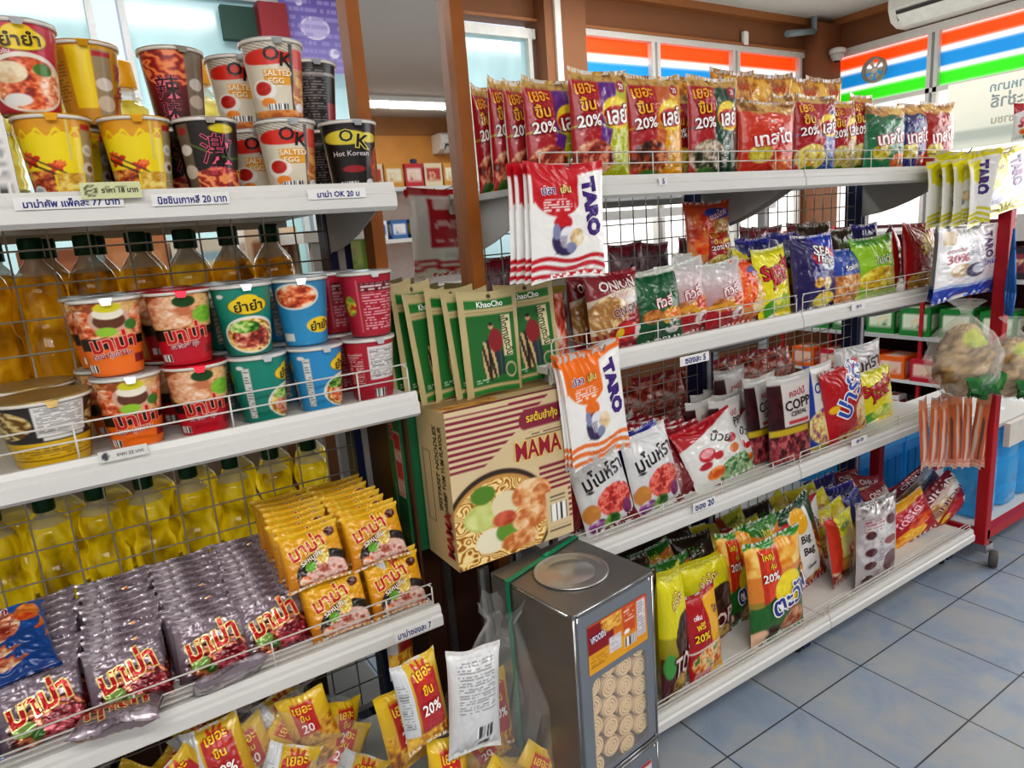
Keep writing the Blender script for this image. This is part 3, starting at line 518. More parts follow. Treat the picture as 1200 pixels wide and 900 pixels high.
# ---------------------------------------------------------------- gondola shelving
YF, YB = 1.2, 1.56
ZL = [1.487, 1.093, .63, .178]         # tops of the shelf lips
SZ = [z - .012 for z in ZL]            # surfaces goods stand on
def gondola(label, xs, guards, pitch, zpost, brk):
    g = empty('gondola_shelving', ((xs[0] + xs[-1]) / 2, 1.56, 0)); tag(g, label, 'shelving', 'back to back gondola shelving runs')
    ox, oy = (xs[0] + xs[-1]) / 2, 1.56
    def add(name, b, m, par, bev=0):
        o = b.add(name, m, par, bevel=bev)
        if par is g: o.location = (-ox, -oy, 0)
        return o
    for x in xs:
        b = B().box(x - .026, x + .026, YB - .012, YB + .055, 0, zpost).box(x - .018, x + .018, 1.16, 1.98, .03, .08)
        add('upright', b, NAVY, g)
        b = B().box(x - .008, x + .008, YB - .018, YB - .011, .1, zpost); add('slotted_strip', b, GREYP, g)
        for yy in (1.2, 1.94): b = B(); b.lathe([(.014, 0), (.018, .004), (.018, .03), (.008, .032)], 10, (x, yy, 0)); add('levelling_foot', b, mat('222226', .6), g)
    for a, c in zip(xs[:-1], xs[1:]):
        b = B(); n = int((c - a - .05) / pitch); st = (c - a - .05) / n
        for i in range(n + 1): b.tube((a + .025 + i * st, YB + .012, .2), (a + .025 + i * st, YB + .012, 1.49), .0019, 5)
        k = int(1.28 / pitch)
        for j in range(k + 1): b.tube((a + .02, YB + .008, .2 + j * 1.28 / k), (c - .02, YB + .008, .2 + j * 1.28 / k), .0019, 5)
        add('wire_back_panel', b, mat('b0aca2', .45, 0), g)
        for li, zl in enumerate(ZL):
            yf = YF if li < 3 else 1.09
            a1, c1 = a + .002, c - .002
            b = B().box(a1, c1, yf + .004, YB, zl - .027, zl - .012)
            for q in range(3): b.box(a1, c1, yf + .03 + q * .012, yf + .034 + q * .012, zl - .012, zl - .0105)
            sh = add('shelf', b, WHITE if li else GREYP, g)
            L = B().prism([(yf + .008, zl), (yf, zl), (yf - .004, zl - .01), (yf - .004, zl - .018), (yf - .009, zl - .022), (yf - .009, zl - .043), (yf, zl - .05), (yf + .008, zl - .05)], a1, c1)
            add('shelf_lip', L, WHITE, sh)
            if li < 3:
                for x, sg in ((a1 + .02, 1), (c1 - .02, -1)):
                    pts = [(yf + .03, zl - .028), (yf + .03, zl - .045)] + [(YB - .02 - (YB - yf - .06) * math.cos(t) , zl - brk + (brk - .05) * (1 - math.sin(t)) * 0 + (brk - .045) * math.cos(t) ** 1.6) for t in [i * PI / 2 / 8 for i in range(9)]] + [(YB, zl - brk - .01), (YB, zl - .028)]
                    add('shelf_bracket', B().prism(pts, x - .0015, x + .0015), GREYP, sh)
            gd = guards[li]
            if gd:
                b = B(); h = .05; y = yf + .006; e = .012; r = .0017
                for hh in (gd if isinstance(gd, tuple) else (h, h * .52)):
                    b.tube((a1 + e, y, zl + hh), (c1 - e, y, zl + hh), r)
                h = max(gd) if isinstance(gd, tuple) else h
                b.path([(a1 + e, y, zl - .01), (a1 + e, y, zl + h - .008), (a1 + e + .008, y, zl + h)], r); b.path([(c1 - e, y, zl - .01), (c1 - e, y, zl + h - .008), (c1 - e - .008, y, zl + h)], r)
                nn = 4
                for i in range(1, nn + 1): x = a1 + (c1 - a1) * (i - .5) / nn; b.tube((x, y, zl - .01), (x, y, zl + h), r)
                add('wire_guard', b, WIRE, sh)
            # the back side of the run
            b = B().box(a1, c1, 1.615, 1.97, zl - .027, zl - .012).box(a1, c1, 1.965, 1.975, zl - .045, zl)
            add('rear_shelf', b, GREYP, g)
    return g
gondola('white gondola run at the left holding noodle cups and noodle packets', [-.9, -.385, .522], [None, (.055, .028), (.05, .027, .008), None], .0635, 1.5, .12)
gondola('longer white gondola run at the right holding bags of snacks', [.84, 1.734, 2.628], [(.05, .026), (.05, .026), (.02, .008, .034), (.03, .006, .018)], .05, 1.5, .15)

# ---------------------------------------------------------------- mirrored column between the runs
o = empty('mirror_column', (.66, 1.5, 0)); tag(o, 'wood framed mirror column between the two shelving runs', 'mirror')
ym = 1.40
for x0, x1, n in ((.535, .562, 'frame_post'), (.765, .797, 'frame_post')):
    B().box(x0 - .66, x1 - .66, ym - .03 - 1.5, ym + .02 - 1.5, 0, ZC - .01).add(n, WOOD, o)
B().box(.56 - .66, .77 - .66, ym - 1.5, ym + .006 - 1.5, 1.06, ZC - .01).add('mirror_glass', mat('e4e6e4', .015, 1., 0), o)
DW = mat('4a2c1c', .45, 0, .15, 12)
b = B().box(-.125, .135, ym - 1.5 - .002, ym + .006 - 1.5, 0, 1.06)
b.box(-.1, -.02, ym - 1.51, ym - 1.5, .1, .5).box(-.1, -.02, ym - 1.51, ym - 1.5, .56, .95)
b.add('lower_wood_panel', DW, o)
B().box(-.1, .11, ym + .008 - 1.5, ym + .05 - 1.5, 0, ZC - .01).add('column_core', mat('6a4a34', .6), o)
# dark wooden side panel of the left run
tag(B().box(.528, .534, 1.3, 1.56, 0, 1.02).add('side_panel', DW), 'dark brown wooden side panel beside the yellow noodle packets', 'panel')

# ---------------------------------------------------------------- cups
def cupmesh(name, rt, rb, h, ops, seed=1, ops2=None):
    s = S()
    def f(X, Y, off, a0=0):
        th = (X - .5) * PI + a0; r = rb + (rt - rb) * Y + off
        r = r - .002 * np.exp(-Y / .03) 
        return np.stack([r * np.sin(th), -r * np.cos(th), Y * h], 1)
    s.surf(f, 96, 100, ops, (rt * 2 * 1.3, h), seed)
    s.surf(lambda X, Y, o: f(X, Y, o, PI), 40, 40, ops2 or ops, (rt * 2 * 1.3, h), seed)
    n = 40; V = []; Fc = []
    for r, z in ((rt, h - .003), (rt + .0028, h - .003), (rt + .0035, h), (rt + .0025, h + .002), (rt - .001, h + .002), (rt - .003, h - .002)):
        for i in range(n): t = 2 * PI * i / n; V.append((r * math.cos(t), r * math.sin(t), z))
    for a in range(5):
        for i in range(n): j = (i + 1) % n; Fc.append([a * n + i, a * n + j, (a + 1) * n + j, (a + 1) * n + i])
    s.raw(V, Fc, lin('e0dcd4'))
    V = [(rb * math.cos(2 * PI * i / n), rb * math.sin(2 * PI * i / n), .002) for i in range(n)]; s.raw(V, [list(range(n))[::-1]], lin('d0ccc4'), False)
    return s.mesh('cup_' + name, CUPM)
CUPS = {}
def cup(n, ops, lid='c8ccd0', rt=.05, rb=.038, h=.12, ops2=None): CUPS[n] = (cupmesh(n, rt, rb, h, ops, len(CUPS) + 2, ops2), lid, rt, h)
_lid = {}
def lidmesh(rt, c):
    if (rt, c) in _lid: return _lid[(rt, c)]
    b = B(); b.lathe([(rt + .002, 0), (rt + .003, .0012), (rt - .004, .0022), (rt * .5, .0016), (.001, .0018)], 36)
    k = len(b.v); w = .013; r = rt + .001
    b.v += [(-w, -r + .004, .0015), (w, -r + .004, .0015), (w * .7, -r - .003, .0), (-w * .7, -r - .003, 0), (.006, -r - .006, -.010), (-.006, -r - .006, -.010)]
    b.f += [[k, k + 3, k + 2, k + 1], [k + 3, k + 5, k + 4, k + 2]]; b.sm += [False, False]
    _lid[(rt, c)] = b.mesh('foil_lid', mat(c, .3, .55, .1, 40, .3)); return _lid[(rt, c)]
def put_cup(d, u, vbase, Z, label, yaw=0, Y=1.27, X=None, group=None, sc_=1., roll=0):
    me, lid, rt, h = CUPS[d]
    if X is None: X = at(u, vbase, Y=Y)[0]
    o = empty('noodle_cup', (X, Y, Z), (R(roll), 0, R(yaw))); o.scale = (sc_,) * 3; tag(o, label, 'noodle cup', group)
    link('cup_body', me, o); link('foil_lid', lidmesh(rt, lid), o, (0, 0, h + .0022))
    return o
WL = lambda x0=.5: [('r', x0, .3, x0 + .26, .8, 'e0dcd8'), ('l', x0 + .02, .34, x0 + .24, .77, 16, '50505a')]
def mamacup(c, t2, top):
    return [('g', '1c1414', '241a18'), ('F', 0, .5, 1, .97, ['9c4a20', 'd89050', 'f0c890', 'd8b070'], 6)] + top + [('r', -.01, .36, 1.01, .51, '1c1414'), ('d', .06, -1, -.34, c), ('B', .08, .06, .26, .16), ('r', .72, .14, .92, .26, '8c1824'),
            ('t', 'มาม่า', .5, .46, .24, 'c81c1c', 'f0a088', 6, .56), ('t', t2, .46, .28, .09, '9c2850', 'f8f0e8', 5, .6)]
cup('mama_orange', mamacup('f0781c', 'ต้มยำกุ้งน้ำข้น', [('f', .2, .66, .22, .22, SHR, 6), ('f', .85, .7, .16, .2, SHR, 6), ('e', .5, .74, .21, .17, 'd8b098'), ('e', .5, .73, .16, .11, '6a3c24'), ('e', .5, .83, .15, .08, 'f0ead8'), ('e', .5, .9, .13, .06, 'd8d028'), ('e', .72, .66, .08, .07, '3c7c28'), ('e', .45, .59, .11, .06, '98c838')]))
cup('mama_red', mamacup('c0142c', 'รสต้มยำกุ้ง', [('f', .34, .74, .3, .22, ['c87850', 'e8b088', 'f8e0c8'], 6), ('e', .52, .88, .12, .08, '1c4a12'), ('e', .74, .68, .15, .12, '8cc030'), ('f', .74, .68, .13, .1, ['70b020', 'a8d850'], 5)]), 'c81c34')
YY = lambda cx, cy: [('e', cx, cy, .24, .13, '2c4818'), ('e', cx, cy, .23, .12, 'f0d020'), ('e', cx, cy + .06, .14, .1, 'f0d020'), ('t', 'ยำยำ', cx, cy, .15, '3c2c10', 'f8e040', 4, .4)]
def yam(c0, c1, bowl, cx=.5, lx=None):
    o = [('g', c0, c1), ('e', cx, .3, .36, .27, 'e8e4dc'), ('n', cx, .29, .33, .24, NOOD, 7), ('f', cx, .27, .26, .18, bowl, 7), ('f', cx - .08, .42, .2, .09, GREENS + ['d8e8a0'], 7), ('e', cx + .1, .27, .05, .04, '8c1c18'), ('e', .18, .87, .05, .03, 'e8e8e8')]
    if lx: o += [('r', lx, .1, lx + .09, .86, 'dcdcd8'), ('l', lx + .01, .12, lx + .08, .84, 18, '606068')]
    return o + YY(cx, .72)
cup('yam_green', yam('0c7c6c', '148c78', MEAT), ops2=yam('0c7c6c', '148c78', MEAT, .7, .18))
cup('yam_green_turned', yam('0c7c6c', '148c78', MEAT, .82, .2))
cup('yam_blue', yam('2a90c4', '3090c8', SHR, .78, .2))
cup('yam_blue_turned', [('g', '2c94c8', '3a88b4'), ('e', .4, .76, .3, .2, 'e0dcd0'), ('f', .4, .76, .27, .17, SHR, 6), ('e', .7, .3, .2, .12, 'f0d020'), ('t', 'ยำยำ', .7, .3, .14, '3c2c10', 'f8e040', 4, .36), ('r', .1, .08, .3, .2, 'e0e0d8')])
cup('yam_red', [('g', 'b81c34', 'c42040'), ('e', .5, .33, .42, .33, 'e8e0d4'), ('f', .5, .32, .38, .29, SHR, 6), ('f', .34, .44, .17, .12, ['d8b080', 'f0e0c0'], 6), ('e', .66, .48, .1, .07, '4a7c2c'), ('e', .36, .14, .15, .07, 'e4e0dc'), ('t', 'รสเข้มข้น', .3, .66, .05, 'f0e8e0', None, 8, .4)] + YY(.5, .8) + [('e', .12, .9, .06, .04, 'e0b0b0')])
cup('red_table', [('g', 'a81830', 'b41c34'), ('r', .34, .36, .76, .9, 'e0dcdc'), ('l', .36, .4, .74, .86, 18, '54545c'), ('r', .82, .3, .9, .95, 'dcc8cc'), ('B', .38, .06, .56, .2), ('l', .02, .3, .26, .8, 14, 'e0c0c0')])
cup('red_text', [('g', 'b01c34', 'b01c38'), ('r', .3, .72, .84, .86, '6a0c20'), ('l', .32, .12, .86, .7, 13, 'e8b8c0'), ('l', .32, .74, .82, .84, 2, 'f0d8dc'), ('f', .12, .5, .1, .16, ['7a9c30', 'd8d040', 'c04020'], 6), ('r', .26, .08, .275, .9, 'd87888')])
def flame(cx):
    return [('g', '2c1c10', 'e0a018'), ('r', 0, .0, 1, .97, 'f0d810'), ('d', -.12, 1, .8, 'dc9c1c'), ('b', .84, .05, .03, 4, 0, 'e0a018'), ('b', .8, .02, .05, 6, 1, 'f0d810'), ('F', .0, .0, .42, .38, ['4a160c', 'a83c18', 'd88038', 'f0b860'], 9), ('F', .0, .0, 1, .1, ['2c1c14', '5a1c10', 'a84020'], 9), ('p', .2, .5, .13, 5, 'c82818'), ('p', .16, .56, .09, 6, 'e8642c'), ('p', .46, .42, .1, 5, 'd84020'), ('p', .5, .46, .06, 6, 'f08038'),
            ('L', .1, .52, .5, .3, .012, '2a1810'), ('L', .14, .58, .54, .34, .01, '4a3418'), ('F', .44, .1, .72, .34, ['a87818', 'd8a830', 'f0dc80'], 8), ('e', .2, .14, .085, .07, 'e4e4e0'), ('e', .2, .14, .06, .045, 'a8bcc8'), ('r', .6, .5, .625, .97, 'd8c878'),
            ('r', .74, 0, .9, .9, 'a89878'), ('r', .75, .86, .9, .93, 'b82838'), ('e', .82, .62, .08, .07, 'dcd8d0'), ('l', .77, .59, .87, .65, 3, '505060'), ('e', .82, .4, .1, .08, 'd8d0c4'), ('e', .83, .4, .05, .04, '7c5030'), ('l', .76, .15, .88, .3, 4, 'd8d4c8')]
cup('flame', flame(.5), 'd8a020')
cup('flame_back', [('g', 'c89018', 'd8a41c'), ('F', .6, .0, 1, .4, ['9c3c18', 'd88038'], 8), ('r', .32, .2, .55, .95, 'f0d810'), ('r', .56, 0, .76, .92, 'a09070'), ('r', .56, .84, .76, .9, 'b82838'), ('e', .66, .5, .1, .08, 'dcd8d0'), ('e', .66, .26, .11, .1, 'd0c4b0'), ('r', .0, .0, .3, .9, 'c89820'), ('l', .03, .3, .28, .8, 12, '7c5c10'), ('t', '激', .88, .68, .2, 'c02040', 'e8b0a0', 0, .2), ('t', '辛', .88, .42, .2, 'c02040', 'e8b0a0', 0, .2)], 'd8a020')
cup('gek', [('g', '181012', '1c1416'), ('n', .56, .14, .46, .24, ['8c1c18', 'd85038', 'f0a060'], 7), ('f', .62, .88, .14, .06, ['d8c820', 'b0a010'], 5), ('b', .7, .012, .2, .5, 2.4, '58701c'), ('r', .1, 0, .26, .95, '6a5c4c'), ('e', .18, .62, .08, .07, 'd8d0c8'), ('e', .18, .34, .1, .09, 'c8bcac'), ('e', .18, .86, .06, .05, 'a03030'), ('e', .92, .1, .06, .08, 'e0d8d8'), ('t', '激', .55, .62, .38, '1c0c10', 'f06088', 0, .5), ('t', '열라', .52, .34, .11, 'e85078', None, 0, .3), ('t', '辛', .82, .3, .14, 'd8a028', None, 0, .2)], 'b0a89c')
cup('pink_script', [('g', '1c0c10', '9c1c2c'), ('n', .35, .8, .34, .3, ['8c1c18', 'd85038', 'f09050'], 7), ('r', .52, 0, .78, 1, '8c8070'), ('e', .65, .55, .1, .08, 'dcd8d0'), ('e', .65, .32, .12, .09, 'd0c4b4'), ('r', .84, 0, 1, 1, '48403c'), ('t', '辣', .3, .5, .3, '2c0c14', 'f07898', 0, .4), ('t', '味', .3, .2, .24, '2c0c14', 'f07898', 0, .4)], 'b0a89c')
def okc(bg, sw, dark):
    return [('g', bg, bg), ('s', 0, .84, 1, 1, 26, .4, '9c948c' if not dark else '30282c'), ('f', .34, .78, .3, .1, [sw, sw, sw], 3), ('e', .36, .77, .27, .09, sw), ('e', .66, .78, .16, .07, sw)]
cup('ok_cream', okc('dcd4c0', 'd83020', 0) + [('r', .3, .42, .66, .62, 'e8a830'), ('r', .62, .0, .67, .96, '302824'), ('r', .67, .0, 1, .64, 'c88850'), ('n', .84, .3, .2, .32, ['b06020', 'e0a860'], 5), ('r', .67, .64, 1, .9, 'd04038'), ('e', .26, .36, .17, .13, 'f0ece4'), ('f', .26, .38, .11, .09, ['b82018', 'd83820'], 5), ('e', .3, .2, .1, .06, 'f09028'), ('r', .0, 0, 1, .09, 'd87828'), ('F', 0, 0, 1, .1, ['b85c20', 'e8a050'], 8), ('B', .28, .1, .56, .18), ('e', .76, .14, .08, .06, 'e0e0e0'),
    ('t', 'O', .42, .82, .17, '141010', None, 0, .2), ('t', 'K', .58, .74, .17, '141010', None, -8, .2), ('t', 'SALTED', .47, .57, .07, 'f8f0d8', None, 0, .34), ('t', 'EGG', .44, .47, .07, 'f8f0d8', None, 0, .24)], 'b8bcc0')
cup('ok_black', okc('141214', 'e0d048', 1) + [('r', -.01, .92, 1.01, 1, '181618'), ('f', .85, .38, .17, .28, ['8c2c18', 'd86848', 'f0a080'], 6), ('e', .42, .33, .16, .05, '9c1c28'), ('r', 0, 0, 1, .06, 'a83838'), ('B', .2, .06, .46, .15), ('e', .66, .13, .07, .055, 'e0e0e0'), ('t', 'O', .36, .8, .16, '141010', 'e8dc60', 0, .2), ('t', 'K', .55, .72, .18, '141010', 'e8dc60', -8, .2), ('t', 'Hot Korean', .4, .55, .07, 'c8c4c8', None, 0, .5)], 'b8bcc0')
cup('black_back', [('g', '181618', '242224'), ('l', .1, .1, .6, .9, 20, '8c8c90'), ('r', .62, .1, .9, .4, '9c2c38'), ('r', 0, .8, 1, .84, 'a8a4a0')], 'b8bcc0')
cup('bowl', [('g', 'b89018', '34302c'), ('r', 0, 0, 1, .42, 'd8b01c'), ('r', 0, .42, 1, .97, '302c2a'), ('n', .12, .7, .22, .22, ['6a4818', 'b89850', 'd8c890'], 6), ('n', .95, .66, .2, .26, ['6a4818', 'b89850', 'd8c890'], 6), ('r', .36, .5, .74, .96, 'e4e2de'), ('l', .38, .54, .72, .93, 18, '38383c'), ('r', .4, .44, .72, .49, 'dcdcd8'), ('r', 0, .14, 1, .16, '8c6c10'), ('r', .84, 0, .86, .42, '4c3c10'), ('l', .12, .2, .8, .36, 4, '8c6810')], 'b8a068', rt=.066, rb=.05, h=.105)

# left run, middle shelf: lower and upper layers
zm = SZ[1]; cx = [.04, .146, .248, .354, .46]
low = [('mama_orange', 4, 'orange banded noodle cup, bottom layer of the middle shelf beside the black bowls'), ('mama_red', 0, 'red banded noodle cup with lime picture standing on the shelf under its twin'), ('yam_green_turned', 8, 'teal noodle cup on the shelf with white text strip and half turned picture'), ('yam_blue', 8, 'blue noodle cup on the shelf with white strip beside the teal one'), ('red_table', 6, 'red noodle cup with white nutrition table on the shelf at the guard end')]
upp = [('mama_orange', 0, 'orange banded noodle cup stacked on the upper layer of the middle shelf'), ('mama_red', 0, 'red banded noodle cup with lime picture stacked on the upper layer'), ('yam_green', 0, 'teal noodle cup with yellow logo and soup bowl, on the upper layer'), ('yam_blue_turned', -10, 'blue noodle cup with bowl picture at the top, on the upper layer'), ('red_text', 0, 'red noodle cup covered in small white text, topmost at the right end')]
for i in range(5):
    put_cup(low[i][0], 0, 0, zm, low[i][2], low[i][1], 1.272, cx[i])
    put_cup(upp[i][0], 0, 0, zm + .1255, upp[i][2], upp[i][1], 1.272 + (.012 if i == 3 else 0), cx[i] - .008 + (.018 if i == 4 else 0))
for i in range(5):
    for l in range(2):
        put_cup(['mama_orange', 'mama_red', 'yam_green', 'yam_blue', 'red_text'][i], 0, 0, zm + l * .1255, ['', 'noodle cup in the second row, hidden behind the front cups of the middle shelf'][1], 200, 1.40, cx[i] - .02, 'second row of cups on the middle shelf')
put_cup('bowl', 0, 0, zm, 'black and yellow noodle bowl with white label at the far left of the middle shelf', 12, 1.275, -.078)
put_cup('bowl', 0, 0, zm, 'black noodle bowl half hidden behind the labelled bowl', 160, 1.42, -.1)
# left run, top shelf
zt = SZ[0]
T = [('flame', .012, 1.272, 0, 0, 'yellow flame noodle cup under the pink and red soup cup'), ('flame', .122, 1.272, 0, 0, 'yellow flame noodle cup second from the left on the top shelf'), ('gek', .226, 1.272, 0, 0, 'black noodle cup with large pink Chinese character on the top shelf'),
     ('ok_cream', .358, 1.272, 0, 0, 'cream salted egg noodle cup standing on the top shelf'), ('ok_black', .472, 1.272, 0, 0, 'black noodle cup with yellow brush stroke at the right end of the top shelf'),
     ('yam_red', -.01, 1.272, 1, 6, 'red noodle cup with soup bowl picture, stacked at the far left of the top shelf'), ('flame_back', .075, 1.36, 1, 0, 'yellow noodle cup turned sideways, upper layer beside the red soup cup'), ('pink_script', .205, 1.36, 1, 12, 'red and black noodle cup turned sideways with pink characters, upper layer'),
     ('ok_cream', .352, 1.268, 1, -3, 'cream salted egg noodle cup stacked on top of its twin'), ('ok_cream', .315, 1.385, 1, 0, 'cream noodle cup half hidden behind the topmost salted egg cup'), ('ok_cream', .325, 1.385, 0, 0, 'cream noodle cup in the lower back row behind the salted egg cup'),
     ('black_back', .45, 1.385, 1, 0, 'black noodle cup with its text side out behind the topmost salted egg cup'), ('black_back', .455, 1.385, 0, 0, 'black noodle cup in the back row between the cream and the black front cups'),
     ('flame', .04, 1.385, 0, 0, 'yellow noodle cup in the lower back row at the left'), ('gek', .2, 1.385, 0, 0, 'dark noodle cup in the lower back row behind the pink character cup'), ('flame', -.12, 1.385, 1, 30, 'yellow noodle cup cut by the left edge, upper layer'), ('flame_back', -.1, 1.39, 0, 0, 'yellow noodle cup cut by the left edge, lower back row'), ('gek', .125, 1.385, 0, 40, 'dark noodle cup in the back row between the two flame cups')]
for d, x, y, l, yaw, lb in T: put_cup(d, 0, 0, zt + l * .1255, lb, yaw, y, x)
# white packet with bar code, left edge
s = S(); s.surf(lambda X, Y, o: np.stack([-.0 + X * .07, 0 - o + .004 * np.sin(X * 6) , Y * .12], 1), 20, 20, [('g', 'dcdcda', 'e6e6e4'), ('l', .1, .3, .9, .8, 14, '8c8c90'), ('B', .3, .05, .9, .2), ('e', .5, .93, .4, .05, '20902c')], (.07, .12))
s.surf(lambda X, Y, o: np.stack([.07 - X * .07, .03 + o + 0 * X, Y * .12], 1), 2, 2, [('g', 'd8d8d6', 'd8d8d6')], (.07, .12)); s.surf(lambda X, Y, o: np.stack([.07 + 0 * X, X * .03, Y * .12], 1), 2, 2, [('g', 'd8d8d6', 'd8d8d6')], (.07, .12)); s.surf(lambda X, Y, o: np.stack([X * .07, Y * .03, .12 + 0 * X], 1), 2, 2, [('g', '20902c', '20902c')], (.07, .12))
tag(link('paper_packet', s.mesh('paper_packet', CARD), None, (-.115, 1.23, zt)), 'white paper packet with bar code and green top at the left edge', 'packet')

# ---------------------------------------------------------------- oil bottles on the rear shelves
def oil(name, cols, emit):  # mottled colour ramp and emission paint glints and light into the oil
    m, nt, b = nodes(name); N = nt.nodes.new; L = nt.links.new
    tc = N('ShaderNodeTexCoord'); mp = N('ShaderNodeMapping'); mp.inputs['Scale'].default_value = (22, 22, 13); n = N('ShaderNodeTexNoise'); n.inputs['Scale'].default_value = 1; n.inputs['Detail'].default_value = 2.5; n.inputs['Distortion'].default_value = .5
    oi = N('ShaderNodeObjectInfo'); ad = N('ShaderNodeVectorMath'); ad.operation = 'ADD'; L(tc.outputs['Object'], ad.inputs[0]); L(oi.outputs['Location'], ad.inputs[1])
    L(ad.outputs[0], mp.inputs[0]); L(mp.outputs[0], n.inputs['Vector']); cr = N('ShaderNodeValToRGB'); L(n.outputs['Fac'], cr.inputs[0]); e = cr.color_ramp.elements
    e[0].position = .33; e[0].color = (*lin(cols[0]), 1); e[1].position = .72; e[1].color = (*lin(cols[-1]), 1)
    for i, c in enumerate(cols[1:-1]): q = e.new(.44 + i * .12); q.color = (*lin(c), 1)
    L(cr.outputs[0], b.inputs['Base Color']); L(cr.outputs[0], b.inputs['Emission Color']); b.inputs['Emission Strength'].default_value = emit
    b.inputs['Roughness'].default_value = .08; b.inputs['Transmission Weight'].default_value = .4; b.inputs['Coat Weight'].default_value = .6; b.inputs['Coat Roughness'].default_value = .05
    bp = N('ShaderNodeBump'); bp.inputs['Strength'].default_value = .35; bp.inputs['Distance'].default_value = .004; L(n.outputs['Fac'], bp.inputs['Height']); L(bp.outputs[0], b.inputs['Normal'])
    return m
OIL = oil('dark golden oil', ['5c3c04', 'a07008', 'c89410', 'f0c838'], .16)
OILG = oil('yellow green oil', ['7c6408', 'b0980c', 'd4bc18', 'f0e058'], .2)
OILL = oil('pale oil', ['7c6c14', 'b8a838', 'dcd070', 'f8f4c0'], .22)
NECK = mat('d8dcd8', .08, 0, .05, 20, alpha=.55, coat=.5)
def bottle_proto(oil, capc, style):
    pr = [(.001, 0), (.036, 0), (.04, .006), (.04, .06), (.037, .066), (.04, .072), (.04, .12), (.033, .132), (.031, .145), (.034, .158), (.039, .172), (.04, .185), (.038, .2), (.034, .21), (.024, .222), (.015, .232), (.0145, .246)] if style == 0 else [(.001, 0), (.038, 0), (.042, .006)] + [(.042 - .003 * (i % 2), .02 + i * .012) for i in range(14)] + [(.04, .2), (.03, .222), (.018, .235), (.017, .25)]
    bod = B().lathe([q for q in pr if q[1] < .215] + [(pr[-1][0] + .006, .216)], 26).mesh('bottle_body', oil); neck = B().lathe([q for q in pr if q[1] > .2], 22, caps=False).mesh('bottle_neck', NECK)
    cp = B().lathe([(.0185, .236), (.019, .238), (.019, .262), (.0175, .266), (.001, .2665)] if style == 0 else [(.024, .24), (.025, .242), (.021, .285), (.019, .288), (.001, .288)], 18).mesh('bottle_cap', mat(capc, .4))
    s = S(); lb = [('g', 'a8a088', 'c8c0a8'), ('s', 0, 0, 1, 1, 7, .9, '90a050'), ('f', .5, .4, .3, .3, ['c8b890', 'e8e0c8'], 5)]
    s.surf(lambda X, Y, o: np.stack([(.0405 + o) * np.sin((X - .5) * 5), -(.0405 + o) * np.cos((X - .5) * 5), .012 + Y * .046], 1), 30, 14, lb, (.1, .05))
    return bod, cp, s.mesh('bottle_label', PAPR), neck
BT = {'green': bottle_proto(OIL, '0c4a2c', 0), 'lime': bottle_proto(OILG, '0c4a2c', 0), 'yellow': bottle_proto(OILL, 'f0b010', 1)}
def put_bottle(k, x, y, z, label, group, sc_=1.):
    o = empty('oil_bottle', (x, y, z)); o.scale = sc_ if isinstance(sc_, tuple) else (sc_,) * 3; tag(o, label, 'bottle', group)
    link('bottle_body', BT[k][0], o); link('bottle_cap', BT[k][1], o); link('bottle_label', BT[k][2], o); link('bottle_neck', BT[k][3], o)
    o.rotation_euler = (0, 0, random.uniform(-.6, .6))
    return o
for r in range(2):
    for i in range(9):
        put_bottle('lime', -.33 + i * .0935 + r * .03, 1.685 + r * .1, SZ[2], 'golden cooking oil bottle with green cap behind the wire panel, above the noodle packets', 'green capped oil bottles behind the lower wire panel', (1.08, 1.08, 1.13))
        put_bottle('green', -.345 + i * .0935 + r * .02, 1.685 + r * .1, SZ[1], 'golden oil bottle with dark green cap behind the wire panel of the cup shelf', 'green capped oil bottles behind the upper wire panel', (1.15, 1.15, 1.36))
for i, x in enumerate([-.2, -.09, .055, .16, .3, .42, .47]):
    put_bottle('yellow', x, 1.69 + (i % 2) * .06, SZ[0], 'clear cooking oil bottle with yellow cap standing behind the top row of cups', 'yellow capped oil bottles on the rear top shelf', 1.12)
put_bottle('green', .555, 1.7, SZ[1] - .06, 'golden oil bottle seen in the gap beside the blue upright', None)

# ---------------------------------------------------------------- placing bags
def put(d, u0, u1, vt, Y, Zb, label, cat='snack bag', tilt=0, yaw=0, roll=0, group=None, vb=None, name='snack_bag', ts=1.):
    """width from the pixel span, foot on Zb (or at row vb), top at row vt"""
    w, h, me = D[d]; um = (u0 + u1) / 2
    if Zb is None: Zb = at(um, vb, Y=Y)[2]
    a = at(u0, vt, Y=Y); b = at(u1, vt, Y=Y); zt_ = at(um, vt, Y=Y)[2]; Hh = max(.05, zt_ - Zb)
    for _ in range(3):
        zt_ = at(um, vt, Y=Y + Hh * math.sin(R(tilt)))[2]; Hh = max(.05, (zt_ - Zb) / math.cos(R(tilt)))
    vm = vt + 30
    Wd = (at(u1, vm, Y=Y)[0] - at(u0, vm, Y=Y)[0]) / math.cos(R(yaw))
    X = at(um, (vt + (vb or vt + 60)) / 2, Y=Y)[0]
    o = link(name, me, None, (X, Y, Zb), (R(-tilt), R(roll), R(yaw)), (Wd / w, ts, Hh / h))
    tag(o, label, cat, group)
    return o
def place(d, x, y, z, label, cat='snack bag', rot=(0, 0, 0), s_=1., group=None, name='snack_bag'):
    o = link(name, D[d][2], None, (x, y, z), tuple(R(q) for q in rot), (s_,) * 3 if not isinstance(s_, tuple) else s_)
    return tag(o, label, cat, group)

